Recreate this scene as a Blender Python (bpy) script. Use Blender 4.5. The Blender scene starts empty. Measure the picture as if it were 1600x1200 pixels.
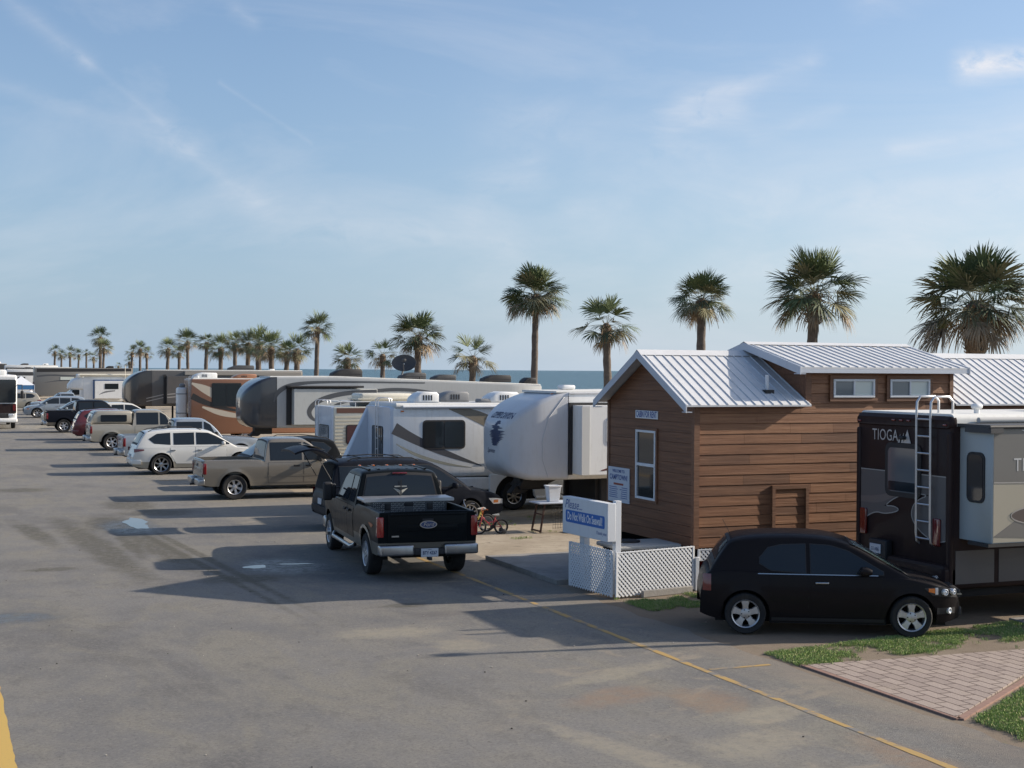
import bpy, bmesh, math, random
from mathutils import Vector, Matrix
from mathutils.bvhtree import BVHTree
from math import sin, cos, pi, radians, sqrt, atan2
S = bpy.context.scene
COL = S.collection
random.seed(7)
# ------------------------------------------------------------------ camera
EYE = 4.08
cd = bpy.data.cameras.new('camera'); cam = bpy.data.objects.new('camera', cd); COL.objects.link(cam)
cd.sensor_width = 36; cd.lens = 36 * 2200 / 1600; cd.clip_start = .1; cd.clip_end = 60000
cam.matrix_world = Matrix.Translation((0, 0, EYE)) @ Matrix.Rotation(radians(-22.36), 4, 'Z') @ \
    Matrix.Rotation(pi / 2 - radians(.565), 4, 'X') @ Matrix.Rotation(radians(.36), 4, 'Z')
S.camera = cam
S.render.resolution_x = 1024; S.render.resolution_y = 768
S.view_settings.view_transform = 'Standard'; S.view_settings.look = 'None'
S.view_settings.exposure = 0.45; S.view_settings.gamma = 1
S.cycles.max_bounces = 6; S.cycles.use_denoising = True
# ------------------------------------------------------------------ sun and sky
AZ, EL = radians(-9.3), radians(24.9)        # toward the sun, from +X
SUN = Vector((cos(AZ) * cos(EL), sin(AZ) * cos(EL), sin(EL)))
ld = bpy.data.lights.new('sun', 'SUN'); ld.energy = 4.9; ld.angle = radians(.55); ld.color = (1, .88, .73)
sun = bpy.data.objects.new('sun', ld); COL.objects.link(sun)
sun.rotation_euler = SUN.to_track_quat('Z', 'Y').to_euler(); sun.location = (60, -5, 40)
W = bpy.data.worlds.new('World'); S.world = W; W.use_nodes = True
nt = W.node_tree; N = nt.nodes; Lk = nt.links
bg = N['Background']
sky = N.new('ShaderNodeTexSky'); sky.sky_type = 'NISHITA'; sky.sun_disc = False
sky.sun_elevation = EL; sky.sun_rotation = radians(90) - AZ
sky.air_density = 1.0; sky.dust_density = .8; sky.ozone_density = 2.0; sky.altitude = 0
bg.inputs[1].default_value = .074
tc = N.new('ShaderNodeTexCoord')

def wmath(op, a, b=None, c=None, clamp=False):
    n = N.new('ShaderNodeMath'); n.operation = op; n.use_clamp = clamp
    for i, v in enumerate((a, b, c)):
        if v is None: continue
        if isinstance(v, (int, float)): n.inputs[i].default_value = v
        else: Lk.new(v, n.inputs[i])
    return n.outputs[0]

def wvec(op, a, b=None):
    n = N.new('ShaderNodeVectorMath'); n.operation = op
    for i, v in enumerate((a, b)):
        if v is None: continue
        if isinstance(v, (tuple, Vector)): n.inputs[i].default_value = tuple(v)
        else: Lk.new(v, n.inputs[i])
    return n.outputs['Value'] if op in ('DOT_PRODUCT', 'LENGTH') else n.outputs[0]

D0 = tc.outputs['Generated']

def wnoise(scale, detail, rough, stretch=(1, 1, 1), dist=0.0, loc=(0, 0, 0)):
    mp = N.new('ShaderNodeMapping'); mp.inputs['Scale'].default_value = stretch; mp.inputs['Location'].default_value = loc
    Lk.new(D0, mp.inputs['Vector'])
    n = N.new('ShaderNodeTexNoise'); n.inputs['Scale'].default_value = scale
    n.inputs['Detail'].default_value = detail; n.inputs['Roughness'].default_value = rough; n.inputs['Distortion'].default_value = dist
    Lk.new(mp.outputs[0], n.inputs['Vector'])
    return n.outputs['Fac']

# cirrus streaks: bearing and height above the horizon (degrees) of both ends, half width, strength
def sdir(b, e):
    b, e = radians(b), radians(e)
    return Vector((sin(b) * cos(e), cos(b) * cos(e), sin(e)))
cn1 = wnoise(9, 7, .62, (1, 1, 3.2), .6)
cn2 = wnoise(26, 6, .65, (1, 1, 1.6), .5, (3, 1, 2))
cn = wmath('ADD', wmath('MULTIPLY', cn1, .6), wmath('MULTIPLY', cn2, .4))
STREAKS = [((1.5, 14.6), (5.6, 11.6), .42, .15), ((5.2, 12.0), (8.6, 9.4), .2, .10), ((1.5, 10.9), (9.5, 8.6), .42, .12), ((8.8, 8.9), (12, 6.6), .85, .17),
           ((10.6, 11.2), (14.2, 9.0), .12, .10), ((11.2, 14), (11.9, 13.6), .42, .20), ((29.4, 10.8), (34.2, 12.1), .7, .36),
           ((28.8, 9.9), (31.2, 10.4), .95, .24), ((32, 9.2), (35.2, 10.3), .4, .10), ((40.2, 11.7), (43.4, 11.8), .52, .85), ((36.5, 14.5), (39.5, 15.2), .9, .26),
           ((37.5, 8.7), (43.5, 9.5), .45, .22), ((21, 7.0), (23, 7.6), .95, .15), ((25, 6.5), (27, 6.6), .8, .11), ((13, 5.6), (22, 5.0), 1.6, .16), ((30, 3.8), (43, 5.2), 1.6, .22), ((22, 10), (30, 8.5), 2.0, .12), ((33, 7), (43, 7.2), 1.5, .16)]
mask = None
for a, b, w, s in STREAKS:
    A, B = sdir(*a), sdir(*b); AB = B - A; l2 = AB.length_squared
    d = wvec('SUBTRACT', D0, A)
    t = wmath('DIVIDE', wvec('DOT_PRODUCT', d, AB), l2, clamp=True)
    cx = N.new('ShaderNodeVectorMath'); cx.operation = 'SCALE'; cx.inputs[0].default_value = AB; Lk.new(t, cx.inputs['Scale'])
    dist = wvec('LENGTH', wvec('SUBTRACT', d, cx.outputs[0]))
    dist = wmath('ADD', dist, wmath('MULTIPLY', wmath('SUBTRACT', cn, .5), radians(w) * 5.0))
    m = wmath('SUBTRACT', 1.0, wmath('DIVIDE', dist, radians(w) * 1.7), clamp=True)
    m = wmath('MULTIPLY', wmath('MULTIPLY', m, m), wmath('MULTIPLY', wmath('SUBTRACT', cn2, .28, clamp=True), 3.6))
    m = wmath('MULTIPLY', m, s)
    mask = m if mask is None else wmath('ADD', mask, m)
veil = wmath('MULTIPLY', wmath('SUBTRACT', wnoise(3.2, 6, .6, (1, 1, 3), .8, (5, 2, 1)), .47, clamp=True), .85)
mask = wmath('ADD', mask, veil, clamp=True)
# thin marine haze of the real sky: paler and greyer than the clear model sky
desat = N.new('ShaderNodeMix'); desat.data_type = 'RGBA'
sep = N.new('ShaderNodeSeparateXYZ'); Lk.new(D0, sep.inputs[0])
hz = wmath('MULTIPLY', wmath('POWER', 2.718, wmath('MULTIPLY', wmath('MAXIMUM', sep.outputs[2], 0.0), -4.5)), .86)
Lk.new(hz, desat.inputs[0])
toward = wvec('DOT_PRODUCT', D0, (cos(AZ), sin(AZ), 0))
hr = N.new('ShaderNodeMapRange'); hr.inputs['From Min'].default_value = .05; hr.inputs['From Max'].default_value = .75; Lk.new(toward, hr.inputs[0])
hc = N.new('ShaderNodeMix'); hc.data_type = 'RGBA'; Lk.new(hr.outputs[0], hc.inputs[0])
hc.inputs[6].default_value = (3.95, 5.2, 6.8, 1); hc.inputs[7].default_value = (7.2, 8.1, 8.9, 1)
tint = N.new('ShaderNodeVectorMath'); tint.operation = 'MULTIPLY'; tint.inputs[1].default_value = (1.05, 1.23, 1.44); Lk.new(sky.outputs[0], tint.inputs[0])
glow = N.new('ShaderNodeMapRange'); glow.interpolation_type = 'SMOOTHSTEP'; glow.inputs['From Min'].default_value = .62; glow.inputs['From Max'].default_value = 1.0; Lk.new(wvec('DOT_PRODUCT', D0, tuple(SUN)), glow.inputs[0])  # added glow around the sun, out of view, to brighten sunward sides
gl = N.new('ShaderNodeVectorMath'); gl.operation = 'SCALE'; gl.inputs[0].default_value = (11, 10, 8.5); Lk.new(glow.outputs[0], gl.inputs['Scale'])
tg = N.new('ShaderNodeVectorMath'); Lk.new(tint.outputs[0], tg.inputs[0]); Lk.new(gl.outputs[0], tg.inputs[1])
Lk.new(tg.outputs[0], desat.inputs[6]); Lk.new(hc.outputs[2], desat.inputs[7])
mx = N.new('ShaderNodeMix'); mx.data_type = 'RGBA'
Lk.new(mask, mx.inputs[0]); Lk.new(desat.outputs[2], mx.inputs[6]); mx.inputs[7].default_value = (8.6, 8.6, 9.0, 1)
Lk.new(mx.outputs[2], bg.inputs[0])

# ------------------------------------------------------------------ materials
MATS = {}
def mat(name, col, rough=.6, metal=0, coat=0, var=0, vs=6, bump=0, bs=40, spec=.5, emis=0, trans=0, dirt=0, dirtcol=(.25, .21, .16)):
    if name in MATS: return MATS[name]
    m = bpy.data.materials.new(name); m.use_nodes = True; nt = m.node_tree; b = nt.nodes['Principled BSDF']
    c = (*col, 1)
    b.inputs['Base Color'].default_value = c; b.inputs['Roughness'].default_value = rough
    b.inputs['Metallic'].default_value = metal; b.inputs['Coat Weight'].default_value = coat; b.inputs['Coat Roughness'].default_value = .06
    b.inputs['Specular IOR Level'].default_value = spec
    if spec < .3:
        b.inputs['Specular Tint'].default_value = (.24, .25, .28, 1)
    if emis: b.inputs['Emission Color'].default_value = c; b.inputs['Emission Strength'].default_value = emis
    if trans: b.inputs['Transmission Weight'].default_value = trans
    tcn = None
    if var or bump or dirt:
        tcn = nt.nodes.new('ShaderNodeTexCoord')
    out = None
    if var:
        n = nt.nodes.new('ShaderNodeTexNoise'); n.inputs['Scale'].default_value = vs; n.inputs['Detail'].default_value = 6; n.inputs['Roughness'].default_value = .65
        nt.links.new(tcn.outputs['Object'], n.inputs['Vector'])
        r = nt.nodes.new('ShaderNodeMapRange'); r.inputs['From Min'].default_value = .25; r.inputs['From Max'].default_value = .75
        r.inputs['To Min'].default_value = 1 - var; r.inputs['To Max'].default_value = 1 + var
        nt.links.new(n.outputs['Fac'], r.inputs[0])
        h = nt.nodes.new('ShaderNodeVectorMath'); h.operation = 'SCALE'; h.inputs[0].default_value = col
        nt.links.new(r.outputs[0], h.inputs['Scale']); out = h.outputs[0]
        nt.links.new(out, b.inputs['Base Color'])
    if dirt:
        n = nt.nodes.new('ShaderNodeTexNoise'); n.inputs['Scale'].default_value = 2.3; n.inputs['Detail'].default_value = 8; n.inputs['Roughness'].default_value = .7
        mp = nt.nodes.new('ShaderNodeMapping'); mp.inputs['Scale'].default_value = (3.5, 3.5, .8)
        nt.links.new(tcn.outputs['Object'], mp.inputs[0]); nt.links.new(mp.outputs[0], n.inputs['Vector'])
        r = nt.nodes.new('ShaderNodeMapRange'); r.inputs['From Min'].default_value = .5; r.inputs['From Max'].default_value = .8
        r.inputs['To Max'].default_value = dirt
        nt.links.new(n.outputs['Fac'], r.inputs[0])
        mm = nt.nodes.new('ShaderNodeMix'); mm.data_type = 'RGBA'; nt.links.new(r.outputs[0], mm.inputs[0])
        if out: nt.links.new(out, mm.inputs[6])
        else: mm.inputs[6].default_value = c
        mm.inputs[7].default_value = (*dirtcol, 1); nt.links.new(mm.outputs[2], b.inputs['Base Color'])
        r2 = nt.nodes.new('ShaderNodeMapRange'); r2.inputs['To Min'].default_value = rough; r2.inputs['To Max'].default_value = min(1, rough + .25)
        nt.links.new(n.outputs['Fac'], r2.inputs[0]); nt.links.new(r2.outputs[0], b.inputs['Roughness'])
    if bump:
        n = nt.nodes.new('ShaderNodeTexNoise'); n.inputs['Scale'].default_value = bs; n.inputs['Detail'].default_value = 4
        nt.links.new(tcn.outputs['Object'], n.inputs['Vector'])
        bp = nt.nodes.new('ShaderNodeBump'); bp.inputs['Strength'].default_value = bump; bp.inputs['Distance'].default_value = .02
        nt.links.new(n.outputs['Fac'], bp.inputs['Height']); nt.links.new(bp.outputs[0], b.inputs['Normal'])
    MATS[name] = m
    return m
def two_tone(name, c1, c2, z):
    m = mat(name, c1, .3, 0, .0 if max(c1) < .05 else .8, spec=.10); nt = m.node_tree; b = nt.nodes['Principled BSDF']
    t = nt.nodes.new('ShaderNodeTexCoord'); s = nt.nodes.new('ShaderNodeSeparateXYZ'); nt.links.new(t.outputs['Object'], s.inputs[0])
    r = nt.nodes.new('ShaderNodeMath'); r.operation = 'GREATER_THAN'; r.inputs[1].default_value = z; nt.links.new(s.outputs[2], r.inputs[0])
    x = nt.nodes.new('ShaderNodeMix'); x.data_type = 'RGBA'; nt.links.new(r.outputs[0], x.inputs[0]); x.inputs[6].default_value = (*c2, 1); x.inputs[7].default_value = (*c1, 1)
    nt.links.new(x.outputs[2], b.inputs['Base Color']); return m
def paint(name, col, metal=.0, dirt=.22, rough=.35):
    dark = max(col) < .05
    return mat(name, col, rough, metal, .07 if dark else .9, spec=.15 if dark else .5, dirt=dirt, dirtcol=tuple(c * .7 + .022 for c in col))

M_RUB = mat('rubber', (.018, .018, .019), .85, var=.25, vs=9, dirt=.5, dirtcol=(.07, .062, .05))
M_GLASS = mat('tinted_glass', (.020, .026, .033), .05, spec=.32)
M_GLASS2 = mat('window_glass', (.02, .026, .03), .05, spec=.8)
M_TRIM = mat('black_trim', (.018, .018, .02), .5, dirt=.3, dirtcol=(.06, .055, .05))
M_CHROME = mat('chrome', (.42, .43, .44), .18, 1, dirt=.3, dirtcol=(.16, .15, .14))
M_ALLOY = mat('alloy', (.5, .5, .51), .3, .85, dirt=.3, dirtcol=(.2, .18, .16))
M_ALU = mat('aluminium', (.55, .56, .58), .38, .8, var=.1)
M_RED = mat('tail_lamp_red', (.14, .006, .008), .12, coat=1)
M_AMB = mat('amber_lens', (.62, .16, .02), .15, coat=1)
M_CLEAR = mat('clear_lens', (.62, .64, .66), .08, .3, coat=1)
M_UNDER = mat('underbody', (.010, .010, .011), .9)
M_WHITE = mat('white_gelcoat', (.78, .78, .76), .35, coat=.3, dirt=.38, dirtcol=(.40, .37, .31))
M_CREAM = mat('cream_gelcoat', (.68, .64, .53), .4, coat=.3, dirt=.35, dirtcol=(.36, .32, .25))
M_ROOF = mat('rv_roof_rubber', (.66, .66, .63), .6, dirt=.4, dirtcol=(.36, .34, .30))
M_VINYL = mat('white_vinyl', (.66, .68, .70), .5, dirt=.2, dirtcol=(.42, .41, .38))
M_BLUE = mat('sign_blue', (.035, .12, .42), .5)
M_BLUET = mat('sign_blue_text', (.05, .10, .30), .6)
M_DARKG = mat('dark_grey', (.05, .052, .056), .5, dirt=.3, dirtcol=(.12, .11, .1))
M_MIDG = mat('mid_grey', (.2, .205, .21), .5, dirt=.3, dirtcol=(.16, .15, .13))
M_PLATE = mat('plate_white', (.55, .58, .62), .5)
M_PLTXT = mat('plate_text', (.03, .05, .12), .6)

# ------------------------------------------------------------------ mesh building
class MB:
    def __init__(s): s.v = []; s.f = []; s.m = []
    def add(s, vs, fs, mi=0):
        o = len(s.v); s.v += [tuple(p) for p in vs]
        for f in fs: s.f.append(tuple(i + o for i in f)); s.m.append(mi)
    def box(s, x0, x1, y0, y1, z0, z1, mi=0):
        s.add([(x, y, z) for z in (z0, z1) for y in (y0, y1) for x in (x0, x1)],
              [(0, 2, 3, 1), (4, 5, 7, 6), (0, 1, 5, 4), (2, 6, 7, 3), (0, 4, 6, 2), (1, 3, 7, 5)], mi)
    def bar(s, p, q, w, h, mi=0, up=(0, 0, 1)):
        p, q = Vector(p), Vector(q); d = (q - p).normalized(); u = Vector(up)
        if abs(d.dot(u)) > .98: u = Vector((1, 0, 0))
        a = d.cross(u).normalized() * w / 2; b = a.cross(d).normalized() * h / 2
        vs = [c + i * a + j * b for c in (p, q) for i, j in ((-1, -1), (1, -1), (1, 1), (-1, 1))]
        s.add(vs, [(0, 1, 2, 3), (7, 6, 5, 4), (0, 4, 5, 1), (1, 5, 6, 2), (2, 6, 7, 3), (3, 7, 4, 0)], mi)
    def tube(s, pts, r, n=8, mi=0, caps=True):
        pts = [Vector(p) for p in pts]; rs = r if isinstance(r, (list, tuple)) else [r] * len(pts)
        rings = []; ref = None
        for i, p in enumerate(pts):
            d = (pts[min(i + 1, len(pts) - 1)] - pts[max(i - 1, 0)]).normalized()
            if ref is None:
                ref = Vector((0, 0, 1)) if abs(d.z) < .9 else Vector((1, 0, 0))
            a = d.cross(ref).normalized(); b = a.cross(d).normalized(); ref = b
            rings.append([p + (a * cos(2 * pi * k / n) + b * sin(2 * pi * k / n)) * rs[i] for k in range(n)])
        s.loft(rings, mi=mi, caps=caps)
    def loft(s, rings, closed=True, mi=0, caps=True):
        n = len(rings[0]); vs = [p for r in rings for p in r]; fs = []
        for i in range(len(rings) - 1):
            for k in range(n if closed else n - 1):
                k2 = (k + 1) % n
                fs.append((i * n + k, i * n + k2, (i + 1) * n + k2, (i + 1) * n + k))
        if caps:
            fs.append(tuple(range(n))[::-1]); o = (len(rings) - 1) * n; fs.append(tuple(range(o, o + n)))
        s.add(vs, fs, mi)
    def lathe(s, prof, c=(0, 0, 0), axis='z', n=24, mi=0, caps=False):
        rings = []
        for r, h in prof:
            ring = []
            for k in range(n):
                a = 2 * pi * k / n; u, v = r * cos(a), r * sin(a)
                p = {'z': (u, v, h), 'y': (u, h, v), 'x': (h, u, v)}[axis]
                ring.append((c[0] + p[0], c[1] + p[1], c[2] + p[2]))
            rings.append(ring)
        s.loft(rings, mi=mi, caps=caps)
    def prism(s, pts, axis, a, b, mi=0):
        f = {'x': lambda u, v, h: (h, u, v), 'y': lambda u, v, h: (u, h, v), 'z': lambda u, v, h: (u, v, h)}[axis]
        n = len(pts)
        s.add([f(u, v, a) for u, v in pts] + [f(u, v, b) for u, v in pts],
              [tuple(range(n))[::-1], tuple(range(n, 2 * n))] + [(i, (i + 1) % n, n + (i + 1) % n, n + i) for i in range(n)], mi)
    def rbox(s, st, k=4, mi=0):      # loft of rounded rectangles along x: (x, y0, y1, z0, z1, r)
        rings = []
        for x, y0, y1, z0, z1, r in st:
            r = min(r, (y1 - y0) / 2.001, (z1 - z0) / 2.001); ring = []
            for cx, cz, a0 in ((y1 - r, z1 - r, 0), (y0 + r, z1 - r, 90), (y0 + r, z0 + r, 180), (y1 - r, z0 + r, 270)):
                for j in range(k + 1):
                    a = radians(a0 + 90 * j / k); ring.append((x, cx + r * cos(a), cz + r * sin(a)))
            rings.append(ring)
        s.loft(rings, mi=mi)
    def blob(s, x0, x1, y0, y1, z0, z1, r=.03, mi=0, k=3):   # block with all edges rounded
        r = min(r, (x1 - x0) / 2.1, (y1 - y0) / 2.1, (z1 - z0) / 2.1); st = []
        for i in range(k + 1):
            a = pi / 2 * i / k; st.append((x0 + r * (1 - sin(a)) if 0 else x0 + r * (1 - cos(a)), r * (1 - sin(a))))
        st2 = [(x1 - (x - x0), i) for x, i in st[::-1]]
        s.rbox([(x, y0 + i, y1 - i, z0 + i, z1 - i, max(r - i, .002) if i < r else .002) for x, i in st + st2], k, mi)
    def strip(s, L, R, mi=0):        # quads between two polylines
        n = len(L); s.add(list(L) + list(R), [(i, i + 1, n + i + 1, n + i) for i in range(n - 1)], mi)
    def build(s, name, mats, parent=None, bevel=0, smooth=True, angle=38, seg=2):
        me = bpy.data.meshes.new(name); me.from_pydata(s.v, [], s.f)
        mats = mats if isinstance(mats, (list, tuple)) else [mats]
        for m in mats: me.materials.append(m)
        me.polygons.foreach_set('material_index', s.m)
        bm = bmesh.new(); bm.from_mesh(me); bmesh.ops.recalc_face_normals(bm, faces=bm.faces); bm.to_mesh(me); bm.free()
        if smooth:
            me.polygons.foreach_set('use_smooth', [True] * len(me.polygons)); me.set_sharp_from_angle(angle=radians(angle))
        o = bpy.data.objects.new(name, me); COL.objects.link(o)
        if parent: o.parent = parent
        if bevel:
            b = o.modifiers.new('bevel', 'BEVEL'); b.width = bevel; b.segments = seg; b.limit_method = 'ANGLE'; b.angle_limit = radians(35)
        return o

def tag(o, label=None, cat=None, group=None, kind=None):
    if label: o['label'] = label
    if cat: o['category'] = cat
    if group: o['group'] = group
    if kind: o['kind'] = kind
    return o
def thing(name, label, cat, loc=(0, 0, 0), rz=0, group=None):
    o = bpy.data.objects.new(name, None); COL.objects.link(o); o.location = loc; o.rotation_euler = (0, 0, rz); o.empty_display_size = .3
    return tag(o, label, cat, group)
def struct(name, mb, m, **k): return tag(mb.build(name, m, **k), kind='structure')
def copy_tree(o, parent=None):
    c = o.copy(); COL.objects.link(c)
    if parent: c.parent = parent
    for ch in list(o.children): copy_tree(ch, c)
    return c

def rrect(a0, a1, b0, b1, r=.05, k=4):
    P = []
    for cx, cy, a in ((a1 - r, b1 - r, 0), (a0 + r, b1 - r, 90), (a0 + r, b0 + r, 180), (a1 - r, b0 + r, 270)):
        for j in range(k + 1):
            t = radians(a + 90 * j / k); P.append((cx + r * cos(t), cy + r * sin(t)))
    return P
def lerp(P, x):
    if x <= P[0][0]: return P[0][1]
    for (a, u), (b, v) in zip(P, P[1:]):
        if x <= b: return u + (v - u) * ((x - a) / (b - a) if b > a else 1)
    return P[-1][1]
def chaikin(P, it=2):
    for _ in range(it):
        Q = [P[0]]
        for a, b in zip(P, P[1:]):
            Q += [tuple(.75 * i + .25 * j for i, j in zip(a, b)), tuple(.25 * i + .75 * j for i, j in zip(a, b))]
        P = Q + [P[-1]]
    return P
def dense(P, d=.07):
    Q = [P[0]]
    for a, b in zip(P, P[1:]):
        n = max(1, int(math.hypot(b[0] - a[0], b[1] - a[1]) / d))
        for i in range(1, n + 1): Q.append(tuple(u + (v - u) * i / n for u, v in zip(a, b)))
    return Q

TXC = {}
def text(name, s, size, m, parent, org, right, up, shear=0, align='CENTER', wx=1.0, bold=0, wrap=None, sp=1.0, thick=0):
    """letters cut out of vinyl: flat text mesh set on a plane at org"""
    cu = bpy.data.curves.new(name, 'FONT'); cu.body = s; cu.size = size; cu.shear = shear; cu.align_x = align; cu.align_y = 'CENTER'
    cu.offset = bold; cu.space_character = sp; cu.resolution_u = 3; cu.extrude = thick
    t = bpy.data.objects.new(name, cu); COL.objects.link(t); bpy.context.view_layer.update()
    me = bpy.data.meshes.new_from_object(t.evaluated_get(bpy.context.evaluated_depsgraph_get()))
    bpy.data.objects.remove(t); me.name = name
    me.materials.clear(); me.materials.append(m)
    right, up, org = Vector(right).normalized(), Vector(up).normalized(), Vector(org); nrm = right.cross(up)
    for v in me.vertices:
        p = org + right * v.co.x * wx + up * v.co.y + nrm * v.co.z
        v.co = wrap(p) if wrap else p
    o = bpy.data.objects.new(name, me); COL.objects.link(o)
    if parent: o.parent = parent
    return o
# ------------------------------------------------------------------ ground, road, sea
def groundmat(name, build):
    m = bpy.data.materials.new(name); m.use_nodes = True; nt = m.node_tree; b = nt.nodes['Principled BSDF']
    t = nt.nodes.new('ShaderNodeTexCoord')
    class G: pass
    g = G(); g.nt = nt; g.P = t.outputs['Object']; L = nt.links.new
    def nz(scale, detail=6, rough=.6, st=(1, 1, 1), dist=0, loc=(0, 0, 0)):
        mp = nt.nodes.new('ShaderNodeMapping'); mp.inputs['Scale'].default_value = st; mp.inputs['Location'].default_value = loc; L(g.P, mp.inputs[0])
        n = nt.nodes.new('ShaderNodeTexNoise'); n.inputs['Scale'].default_value = scale; n.inputs['Detail'].default_value = detail
        n.inputs['Roughness'].default_value = rough; n.inputs['Distortion'].default_value = dist; L(mp.outputs[0], n.inputs[0]); return n.outputs['Fac']
    def ma(op, a, b=None, c=None, clamp=False):
        n = nt.nodes.new('ShaderNodeMath'); n.operation = op; n.use_clamp = clamp
        for i, v in enumerate((a, b, c)):
            if v is None: continue
            if isinstance(v, (int, float)): n.inputs[i].default_value = v
            else: L(v, n.inputs[i])
        return n.outputs[0]
    def rng(v, a, b, c=0, d=1):
        n = nt.nodes.new('ShaderNodeMapRange'); n.interpolation_type = 'SMOOTHSTEP'
        for k, q in zip(('From Min', 'From Max', 'To Min', 'To Max'), (a, b, c, d)): n.inputs[k].default_value = q
        L(v, n.inputs[0]); return n.outputs[0]
    def mix(f, a, b):
        n = nt.nodes.new('ShaderNodeMix'); n.data_type = 'RGBA'
        if isinstance(f, (int, float)): n.inputs[0].default_value = f
        else: L(f, n.inputs[0])
        for i, v in ((6, a), (7, b)):
            if isinstance(v, tuple): n.inputs[i].default_value = (*v, 1)
            else: L(v, n.inputs[i])
        return n.outputs[2]
    g.nz, g.ma, g.rng, g.mix = nz, ma, rng, mix
    sp = nt.nodes.new('ShaderNodeSeparateXYZ'); L(g.P, sp.inputs[0]); g.x, g.y = sp.outputs[0], sp.outputs[1]
    def vor(scale, feature='DISTANCE_TO_EDGE', dist=.4):
        n1 = nt.nodes.new('ShaderNodeTexNoise'); n1.inputs['Scale'].default_value = scale * 2.5; n1.inputs['Detail'].default_value = 5; L(g.P, n1.inputs[0])
        a = nt.nodes.new('ShaderNodeVectorMath'); a.operation = 'SCALE'; a.inputs['Scale'].default_value = dist; L(n1.outputs['Color'], a.inputs[0])
        c = nt.nodes.new('ShaderNodeVectorMath'); L(g.P, c.inputs[0]); L(a.outputs[0], c.inputs[1])
        v = nt.nodes.new('ShaderNodeTexVoronoi'); v.feature = feature; v.inputs['Scale'].default_value = scale; L(c.outputs[0], v.inputs[0]); return v.outputs['Distance']
    g.vor = vor
    def spot(cx, cy, rx, ry, wob=.5, sc=1.2, ang=0):      # a stain with a ragged edge
        dx, dy = ma('SUBTRACT', g.x, cx), ma('SUBTRACT', g.y, cy)
        if ang:
            ca, sa = cos(ang), sin(ang)
            dx, dy = ma('ADD', ma('MULTIPLY', dx, ca), ma('MULTIPLY', dy, sa)), ma('SUBTRACT', ma('MULTIPLY', dy, ca), ma('MULTIPLY', dx, sa))
        d = ma('SQRT', ma('ADD', ma('POWER', ma('DIVIDE', dx, rx), 2), ma('POWER', ma('DIVIDE', dy, ry), 2)))
        d = ma('ADD', d, ma('MULTIPLY', ma('SUBTRACT', nz(sc, 9, .75), .5), wob * 2.6))
        return ma('MULTIPLY', rng(d, 1.25, .45), rng(nz(5.5, 7, .75, loc=(cx, cy, 0)), .36, .56, .4, 1.0))
    g.spot = spot
    col, rough, bump = build(g)
    L(col, b.inputs['Base Color'])
    if isinstance(rough, (int, float)): b.inputs['Roughness'].default_value = rough
    else: L(rough, b.inputs['Roughness'])
    if bump is not None:
        bp = nt.nodes.new('ShaderNodeBump'); bp.inputs['Strength'].default_value = .5; bp.inputs['Distance'].default_value = .015; L(bump, bp.inputs['Height']); L(bp.outputs[0], b.inputs['Normal'])
    return m

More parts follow.
